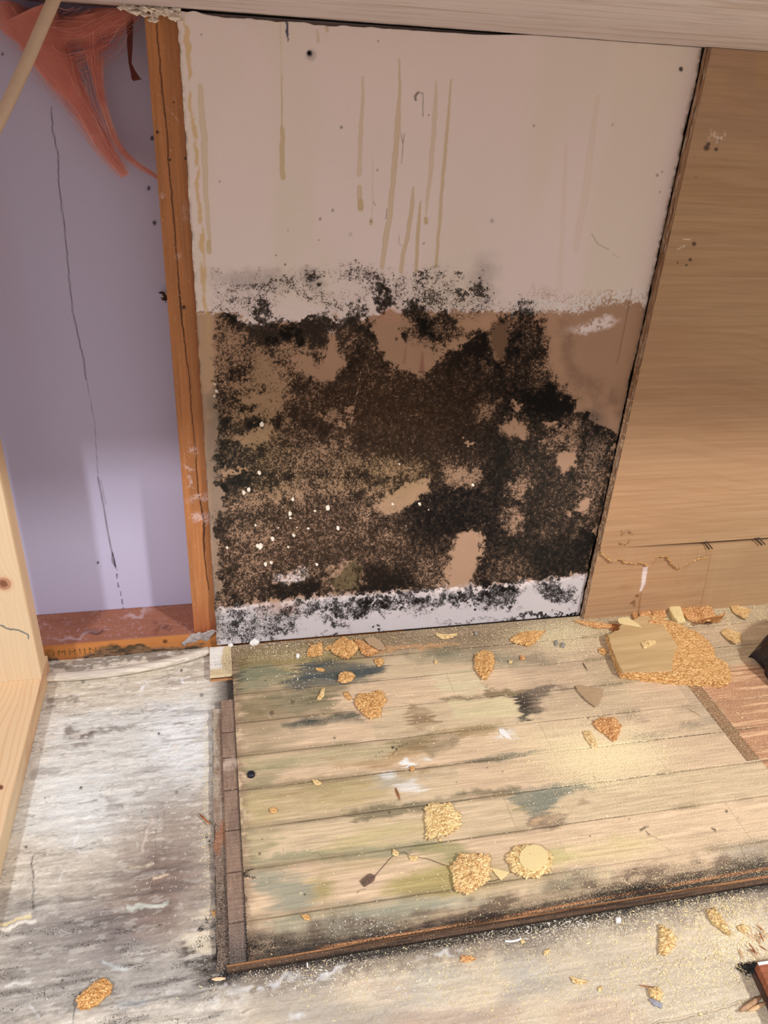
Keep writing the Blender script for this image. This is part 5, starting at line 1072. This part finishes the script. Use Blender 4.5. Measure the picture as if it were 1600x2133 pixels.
stick((1214, 1380), (1224, 1397), .0012, .0009, mat_plain('dark_stick', L(96, 78, 64)), 'short dark splinter left of the broken board')
stick((641, 1336), (651, 1342), .007, .0009, BROWN, 'tiny sliver sticking out above the leftmost chip at the drywall foot')
stick((415, 1695), (438, 1718), -.008, .0016, BROWN, 'brown splinter poking out left of the border strip')
stick((441, 2040), (470, 2038), -.009, .0022, mat_plain('fresh_break', L(232, 196, 156)), 'fresh pale splinter at the lower left corner of the flooring')
stick((640, 2004), (641, 2016), -.003, .0009, WHITE, 'tiny white sliver on the front edge of the flooring')
stick((1366, 2058), (1330, 2052), -.0115, .0009, BROWN, 'thin brown sliver on the subfloor above the yellow crumbly chip')
LS = mat_wood('light_splinter', L(196, 156, 112), L(232, 196, 150), (200, 200, 60))
stick((1541, 2107), (1588, 2075), -.009, .0030, mat_wood('tan_splinter', L(150, 116, 88), L(196, 160, 124), (200, 200, 60)), 'broad tan splinter at the end of the floor crack, bottom right')
stick((1560, 2106), (1597, 2088), -.009, .0024, LS, 'pale splinter below the broad tan one, bottom right')
stick((1433, 1476), (1462, 1492), .001, .0004, BROWN, 'hair-thin sliver beside the inlay strip')
rs = np.random.default_rng(5)
for i in range(14):
    x0 = rs.uniform(1540, 1592); y0 = rs.uniform(1925, 1980)
    o = stick((x0, y0), (x0+rs.uniform(6, 26), y0+rs.uniform(4, 26)), -.0118+rs.uniform(0, .004), rs.uniform(.0005, .0012), LS if i % 3 else BROWN, 'thin wood shaving in the splintered heap at the right edge of the subfloor')
    o['group'] = 'shavings in the heap on the right'

# black plug in the plank
p = P(523, 1613, 2, .002)
V = []; F = []
prof = [(.0001, .0052), (.0030, .0050), (.0049, .0040), (.0055, .0022), (.0054, .0)]
for r_, z_ in prof:
    for k in range(20): V.append((r_*math.cos(k*math.pi/10)*(1+.03*math.sin(3*k)), r_*math.sin(k*math.pi/10), z_))
for j in range(4):
    for k in range(20): F.append((j*20+k, (j+1)*20+k, (j+1)*20+(k+1) % 20, j*20+(k+1) % 20))
m_ = M('black_rubber', .45, .4); o = mesh_obj('rubber_plug', V, F, m_.out(L(28, 30, 40)), smooth=True); o.location = (p[0], p[1], .0002)
tag(o, 'small round blue-black rubber plug near the left end of a plank', 'plug')

# ------------------------------------------------------------------ broken particleboard with laminate
root = empty('broken_board', tuple(P(1390, 1370, 2, 0)), 'large broken particleboard piece, half still laminated, on the floor by the maple panel', 'wood board')
outp = cpx(A5, 3.556, [(415, 970), (430, 962), (497, 930), (512, 893), (575, 870), (640, 836), (705, 818), (790, 832), (860, 850), (935, 862), (1000, 885), (1060, 905), (1120, 935), (1175, 985), (1212, 1030), (1215, 1090), (1250, 1115), (1300, 1135), (1325, 1185), (1342, 1240), (1320, 1290), (1260, 1312), (1150, 1300), (1000, 1290), (850, 1280), (700, 1262), (520, 1242), (480, 1160), (440, 1060)])
TH = .0165
def board_mesh(name, poly, zt, zb, mat, nx, jag, slope=None, rough=.001, sides=True):
    w = [P(a_, b_, 2, zt) for a_, b_ in poly]; wx = np.array([q[0] for q in w]); wy = np.array([q[1] for q in w])
    c = np.array([wx.mean(), wy.mean()]); n = len(w)*10; out = []
    for i in range(len(w)):
        for k in range(10):
            t = k/10; j = (i+1) % len(w); out.append((wx[i]*(1-t)+wx[j]*t, wy[i]*(1-t)+wy[j]*t))
    out = np.array(out)+np.random.default_rng(4).normal(0, jag, (n, 2)); V = [(*c, zt)]; F = []
    rg = 26
    for r in range(1, rg+1):
        for k in range(n):
            q = c+(out[k]-c)*r/rg; z = zt
            if slope is not None: z = slope(q[0], q[1], r/rg)
            z += (fbm(np.array([q[0]*240]), np.array([q[1]*240]), 3, 7)[0]-.5)*rough*2; V.append((q[0], q[1], z))
    for k in range(n): F.append((0, 1+k, 1+(k+1) % n))
    lv = 5 if sides else 1
    rs_ = np.random.default_rng(8)
    for l in range(1, lv+1):
        for k in range(n):
            top = V[1+(rg-1)*n+k]; t = l/lv; q = out[k]+rs_.normal(0, jag*1.5 if 0 < t < 1 else jag*.4, 2)
            V.append((q[0], q[1], top[2]*(1-t)+zb*t))
    for r in range(1, rg+lv):
        for k in range(n):
            a0 = 1+(r-1)*n+k; a1 = 1+(r-1)*n+(k+1) % n; F.append((a0, a0+n, a1+n, a1))
    return mesh_obj(name, V, F, mat)
xr0 = P(1395, 1340, 2, TH)[0]; xr1 = P(1525, 1400, 2, .004)[0]
def slope(x_, y_, s_):
    t = min(max((x_-xr0)/(xr1-xr0), 0), 1); return TH-.0012-(TH-.006)*t**1.6*(.6+.4*s_)
a = board_mesh('particle_core', outp, TH-.0012, .0003, PART, 10, .0007, slope, .0016); adopt(a, root)
a['label'] = 'rough orange particle core'
lamp_ = cpx(A5, 3.556, [(418, 968), (500, 930), (512, 895), (575, 872), (640, 840), (700, 826), (800, 880), (845, 925), (880, 975), (915, 1030), (932, 1055), (905, 1100), (890, 1150), (885, 1232), (760, 1238), (640, 1240), (522, 1240), (480, 1155), (442, 1060)])
def lamfn_mat():
    m = M('khaki_laminate', .5, .3); g = m.rng(m.noise(1.0, 4, .5, (7, 60, 60), .8), .35, .7)
    return m.out(m.mix(g, L(204, 176, 130), L(184, 154, 110)))
a = board_mesh('laminate_face', lamp_, TH+.0006, TH-.0014, lamfn_mat(), 10, .0003, None, .00008); adopt(a, root)
a['label'] = 'smooth khaki wood-grain laminate'

# ------------------------------------------------------------------ black bag and dark boxed plank at the right edge
def bagmesh():
    V = []; F = []; c = np.array(P(1650, 1392, 2, .03)); nu, nv = 70, 40
    tip = np.array(P(1549, 1374, 2, .006)); rad = np.array([.118, .095, .080])
    for j in range(nv+1):
        ph = math.pi*j/nv
        for i in range(nu):
            th = 2*math.pi*i/nu; d = np.array([math.sin(ph)*math.cos(th), math.sin(ph)*math.sin(th), math.cos(ph)])
            q = c+np.array([.10, 0, -.005])+d*rad
            nn_ = fbm(np.array([q[0]*26+q[2]*9]), np.array([q[1]*26+q[2]*14]), 4, 3)[0]; rid = 1-abs(nn_-.5)*4
            q = q+d*.016*rid
            q[2] = max(q[2], .0012)
            tdir = (tip-c)[:2]/np.linalg.norm((tip-c)[:2]); k = max(0, d[:2]@tdir)
            wgt = k**9*max(0, 1-abs(d[2]+.2)*1.1); q = q*(1-wgt)+tip*wgt
            V.append(q)
    for j in range(nv):
        for i in range(nu): F.append((j*nu+i, (j+1)*nu+i, (j+1)*nu+(i+1) % nu, j*nu+(i+1) % nu))
    return V, F
V, F = bagmesh(); m_ = M('black_plastic', .32, .5); nz = m_.noise(45, 4); m_.bump(nz, .6, .004)
o = mesh_obj('plastic_bag', V, F, m_.out(L(16, 19, 34)), smooth=True); tag(o, 'crumpled black plastic bag at the right edge beside the broken board', 'bag')
root = empty('laminate_offcut', tuple(P(1600, 2040, 2, -.013)), 'brown wooden flooring offcut with a white rim in the bottom right corner', 'wood board')
q0 = P(1578, 2006, 2, .010); q1 = P(1640, 1996, 2, .010); q2 = P(1640, 2110, 2, .010); q3 = P(1601, 2055, 2, .010)
ext = q0+(q3-q0)*3.2; q2 = q1+(q3-q0)*3.2+(q1-q0)*1.0; q1 = q0+(q1-q0)*2.2
def prism(name, pts, z0, z1, mat):
    n = len(pts); V = [(q[0], q[1], z0) for q in pts]+[(q[0], q[1], z1) for q in pts]
    F = [tuple(range(n)), tuple(range(2*n-1, n-1, -1))]+[(k, k+n, (k+1) % n+n, (k+1) % n) for k in range(n)]
    return mesh_obj(name, V, F, mat)
pl = [q0, ext, q2, q1]
for nm, z0, z1, mt, ins in (('board_base', -.0128, -.004, mat_wood('dark_edge_low', L(52, 34, 30), L(112, 84, 74), (30, 30, 400)), 0), ('groove', -.004, -.001, mat_plain('groove_black', L(26, 16, 18)), .002), ('top_layer', -.001, .010, mat_wood('red_brown_board', L(120, 66, 44), L(170, 104, 74), (30, 300, 60)), 0)):
    cc = sum(pl)/4; a = prism(nm, [q+(cc-q)/np.linalg.norm(cc-q)*ins for q in pl], z0, z1, mt); adopt(a, root)
a = prism('white_rim', [q0+(q0-ext)*.002, q0+(ext-q0)*.035, q1+(ext-q0)*.035, q1], .0101, .0110, WHITE); adopt(a, root)
m_ = mat_plain('sooty_fluff', L(44, 46, 44), .9, .6, 500, .8)
o = lumps('dust_clump', [P(1552, 2016, 2, -.008), P(1574, 2012, 2, -.006), P(1568, 2024, 2, -.008)], .0042, m_, 12, 120); tag(o, 'black fluffy clump of dirt at the corner of the brown offcut', 'dust clump')

# ------------------------------------------------------------------ bay: cable, hanging strip, insulation
cb = M('cable_sheath', .45, .4); CB = cb.out(cb.mix(cb.noise(70, 3), L(186, 160, 136), L(206, 182, 160)))
YC = -.12
pc = [P(128, -40, 1, YC+.03), P(112, 0, 1, YC+.02), P(88, 55, 1, YC+.01), P(60, 120, 1, YC), P(30, 185, 1, YC-.01), P(4, 240, 1, YC-.02), P(-40, 330, 1, YC-.03), P(-90, 460, 1, YC-.04)]
o = tube('electrical_cable', [Vector(q) for q in spline(pc, 8) if q[2] < .8925], .0060, CB, 14); tag(o, 'beige electrical cable crossing the open bay at the top left', 'cable')
YP = .055
st = [((262, 10), (278, 10)), ((264, 60), (277, 60)), ((265, 100), (276, 100)), ((268, 132), (274, 132)), ((272, 150), (281, 146)), ((274, 164), (292, 163)), ((278, 169), (297, 165))]
V = []; F = []
for k, (l_, r_) in enumerate(st):
    for q, yy in ((l_, YP), (r_, YP-.004 if k < 4 else YP-.010)):
        w_ = P(*q, 1, yy); V += [tuple(w_), (w_[0], w_[1]+.0012, w_[2])]
for k in range(len(st)-1):
    b = k*4; F += [(b, b+2, b+6, b+4), (b+1, b+5, b+7, b+3), (b, b+4, b+5, b+1), (b+2, b+3, b+7, b+6)]
F += [(0, 1, 3, 2), tuple(len(V)-4+q for q in (0, 2, 3, 1))]
o = mesh_obj('kraft_strip', V, F, mat_plain('dark_kraft', L(86, 40, 34), .6, .3, 80, .3)); tag(o, 'dark brown torn paper strip hanging beside the orange stud', 'paper strip')
o = lumps('insect_hole_crust', [P(338, 606, 1, .090), P(345, 630, 1, .090)], .004, mat_plain('dark_crust', L(66, 44, 34)), 15, 14); tag(o, 'dark brown crust on the left side of the orange stud', 'crust')

# pink fibreglass: thin fibres gathered in drooping veils around a loose core
root = empty('fiberglass_insulation', (-.2, .05, .85), 'pink fiberglass insulation drooping in wispy veils at the top left of the bay', 'insulation')
rs = np.random.default_rng(21); V = []; F = []
def fibre(pts, r):
    b = len(V); n = len(pts)
    for k, p_ in enumerate(pts):
        t = np.array(pts[min(k+1, n-1)])-np.array(pts[max(k-1, 0)]); t = t/np.linalg.norm(t); s1 = np.cross(t, (0, 1, 0)); s1 = s1/np.linalg.norm(s1); s2 = np.cross(t, s1)
        for a_ in range(3): V.append(np.array(p_)+(s1*math.cos(2.094*a_)+s2*math.sin(2.094*a_))*r)
    for k in range(n-1):
        for a_ in range(3): F.append((b+k*3+a_, b+k*3+(a_+1) % 3, b+(k+1)*3+(a_+1) % 3, b+(k+1)*3+a_))
veils = [([(60, 20), (110, 120), (165, 215), (215, 300), (262, 366)], [95, 70, 38, 26, 14], 240), ([(180, 30), (196, 110), (215, 220), (255, 315), (334, 374)], [60, 30, 12, 10, 6], 120),
         ([(-10, 10), (60, 60), (140, 70), (230, 40), (300, 10)], [50, 60, 60, 55, 30], 240), ([(20, 50), (90, 100), (150, 130), (215, 100), (250, 60)], [40, 40, 40, 34, 20], 120)]
for pts, wd, cnt in veils:
    sp = spline([np.array([*q, w_]) for q, w_ in zip(pts, wd)], 6); ns = len(sp)
    for k in range(cnt):
        t0 = rs.integers(0, ns-6); ln = int(rs.integers(6, 16)); off = rs.normal(0, .42); yy = .060+rs.normal(0, .012); pp = []; ph = rs.uniform(0, 6); dr = rs.normal(0, .02)
        for i in range(t0, min(t0+ln, ns)):
            q = sp[i]; tn = sp[min(i+1, ns-1)][:2]-sp[max(i-1, 0)][:2]; tn = tn/np.linalg.norm(tn); nr = np.array([-tn[1], tn[0]])
            o_ = (off+dr*(i-t0)+.10*math.sin(i*.7+ph))*q[2]; pxy = q[:2]+nr*o_; w_ = P(pxy[0], pxy[1], 1, min(max(yy, .02), .092)); 
            if w_[2] < .890: pp.append(w_)
        if len(pp) > 2: fibre(pp, rs.uniform(.00010, .00024))
fm = M('pink_glass_fibre', .8, .2); FM = fm.out(fm.mix(fm.rng(fm.noise(22, 3), .35, .65), L(206, 120, 106), L(230, 176, 164)))
a = mesh_obj('fibre_veils', V, F, FM); adopt(a, root)
# soft cloud of finer fibres, as a thin participating medium
def cloud(pts, wd, y0, th):
    sp = spline([np.array([*q, w_]) for q, w_ in zip(pts, wd)], 6); V = []; F = []
    for k, q in enumerate(sp):
        tn = sp[min(k+1, len(sp)-1)][:2]-sp[max(k-1, 0)][:2]; tn = tn/np.linalg.norm(tn); nr = np.array([-tn[1], tn[0]])
        for j in range(14):
            a_ = 2*math.pi*j/14; w_ = P(*(q[:2]+nr*math.cos(a_)*q[2]*.62), 1, y0+math.sin(a_)*th*(q[2]/60)); w_[2] = min(w_[2], .891); w_[1] = min(w_[1], .096); V.append(w_)
    n = len(sp)
    for k in range(n-1):
        for j in range(14): F.append((k*14+j, k*14+(j+1) % 14, (k+1)*14+(j+1) % 14, (k+1)*14+j))
    F.append(tuple(range(14))[::-1]); F.append(tuple((n-1)*14+j for j in range(14))); return V, F
vm = bpy.data.materials.new('pink_fibre_haze'); vm.use_nodes = True; nt = vm.node_tree; nt.nodes.clear()
om = nt.nodes.new('ShaderNodeOutputMaterial'); pv = nt.nodes.new('ShaderNodeVolumePrincipled'); nt.links.new(pv.outputs[0], om.inputs['Volume'])
pv.inputs['Color'].default_value = (*L(250, 190, 178), 1)
tcn = nt.nodes.new('ShaderNodeTexCoord'); nz = nt.nodes.new('ShaderNodeTexNoise'); nz.inputs['Scale'].default_value = 22; nz.inputs['Detail'].default_value = 3; nt.links.new(tcn.outputs['Object'], nz.inputs['Vector'])
mr = nt.nodes.new('ShaderNodeMapRange'); mr.inputs[1].default_value = .38; mr.inputs[2].default_value = .62; mr.inputs[3].default_value = 14; mr.inputs[4].default_value = 170; nt.links.new(nz.outputs['Fac'], mr.inputs[0]); nt.links.new(mr.outputs[0], pv.inputs['Density'])
for pts, wd, cnt in veils[:3]:
    V2, F2 = cloud(pts, wd, .060, .026); a = mesh_obj('fibre_haze', V2, F2, vm, smooth=True); adopt(a, root)

# ------------------------------------------------------------------ sawdust: loose grains and slivers nobody could count
def sawdust(name, spots, mat, label, seed):
    rs = np.random.default_rng(seed); V = []; F = []
    for (cx, cy, rx, ry, n, z, s0, s1) in spots:
        for k in range(n):
            px = cx+rs.normal(0, rx); py = cy+rs.normal(0, ry); q = P(px, py, 2, z)
            if z > -.005 and (q[1] > -.004 or q[1] < -.538 or q[0] < .004): continue
            if z < -.005 and q[1] > -.545 and q[0] > -.036: continue
            if z < -.005 and (q[0] < -.278 or q[1] > -.03): continue
            s_ = rs.uniform(s0, s1); l_ = s_*rs.uniform(1, 3.2); a_ = rs.uniform(0, math.pi); d = np.array([math.cos(a_), math.sin(a_), rs.normal(0, .25)])*l_*.5; h = np.array([-math.sin(a_), math.cos(a_), rs.normal(0, .3)])*s_*.4
            b = len(V); up_ = np.array([0, 0, s_*.45]); q = q+np.array([0, 0, .0003])
            V += [q-d-h, q+d-h*.6, q+d+h, q-d*.8+h, q+up_*1.2]; F += [(b, b+1, b+4), (b+1, b+2, b+4), (b+2, b+3, b+4), (b+3, b, b+4)]
    o = mesh_obj(name, V, F, mat); tag(o, label, 'sawdust', kind='stuff'); return o
SD = mat_plain('sawdust', L(238, 218, 170), .9, .18, 60, .1); SW = mat_plain('white_dust_grains', L(240, 234, 220), .9, .08, 60, .1)
sawdust('sawdust', [(1230, 1570, 90, 34, 1500, 0, .0005, .0012), (1000, 1480, 300, 90, 1500, 0, .0004, .0012), (1350, 1700, 150, 60, 1200, 0, .0004, .0011), (700, 1345, 150, 14, 900, 0, .0004, .0011), (1000, 1320, 150, 14, 900, 0, .0004, .0011),
                    (1250, 1350, 60, 40, 700, 0, .0005, .0013), (1400, 1290, 120, 16, 700, 0, .0006, .0016), (1450, 1520, 120, 60, 500, 0, .0005, .0012), (750, 1700, 200, 130, 500, 0, .0004, .0012), (1100, 1820, 250, 40, 400, 0, .0004, .0012)],
        SD, 'fine pale yellow sawdust scattered over the old plank flooring', 31)
sawdust('sawdust', [(1470, 1970, 110, 60, 1300, -.013, .0005, .0018), (1300, 2040, 200, 50, 500, -.013, .0005, .0016), (1520, 1890, 60, 16, 500, -.013, .0005, .0013), (900, 2040, 220, 50, 700, -.013, .0004, .0013), (432, 1650, 8, 140, 500, -.013, .0004, .0011)],
        SD, 'coarse pale sawdust spread over the subfloor in front of the planks', 32)
sawdust('plaster_dust', [(560, 1345, 70, 12, 260, 0, .0005, .0012), (620, 1410, 30, 14, 90, 0, .0004, .0012), (760, 1925, 60, 20, 300, 0, .0003, .0008), (700, 2035, 120, 20, 500, -.013, .0004, .0012), (1150, 1925, 200, 20, 500, -.013, .0004, .0014), (300, 1750, 140, 180, 260, -.013, .0004, .0013), (1100, 1500, 280, 160, 160, 0, .0005, .0013)],
        SW, 'white specks of plaster dust on the planks and subfloor', 33)
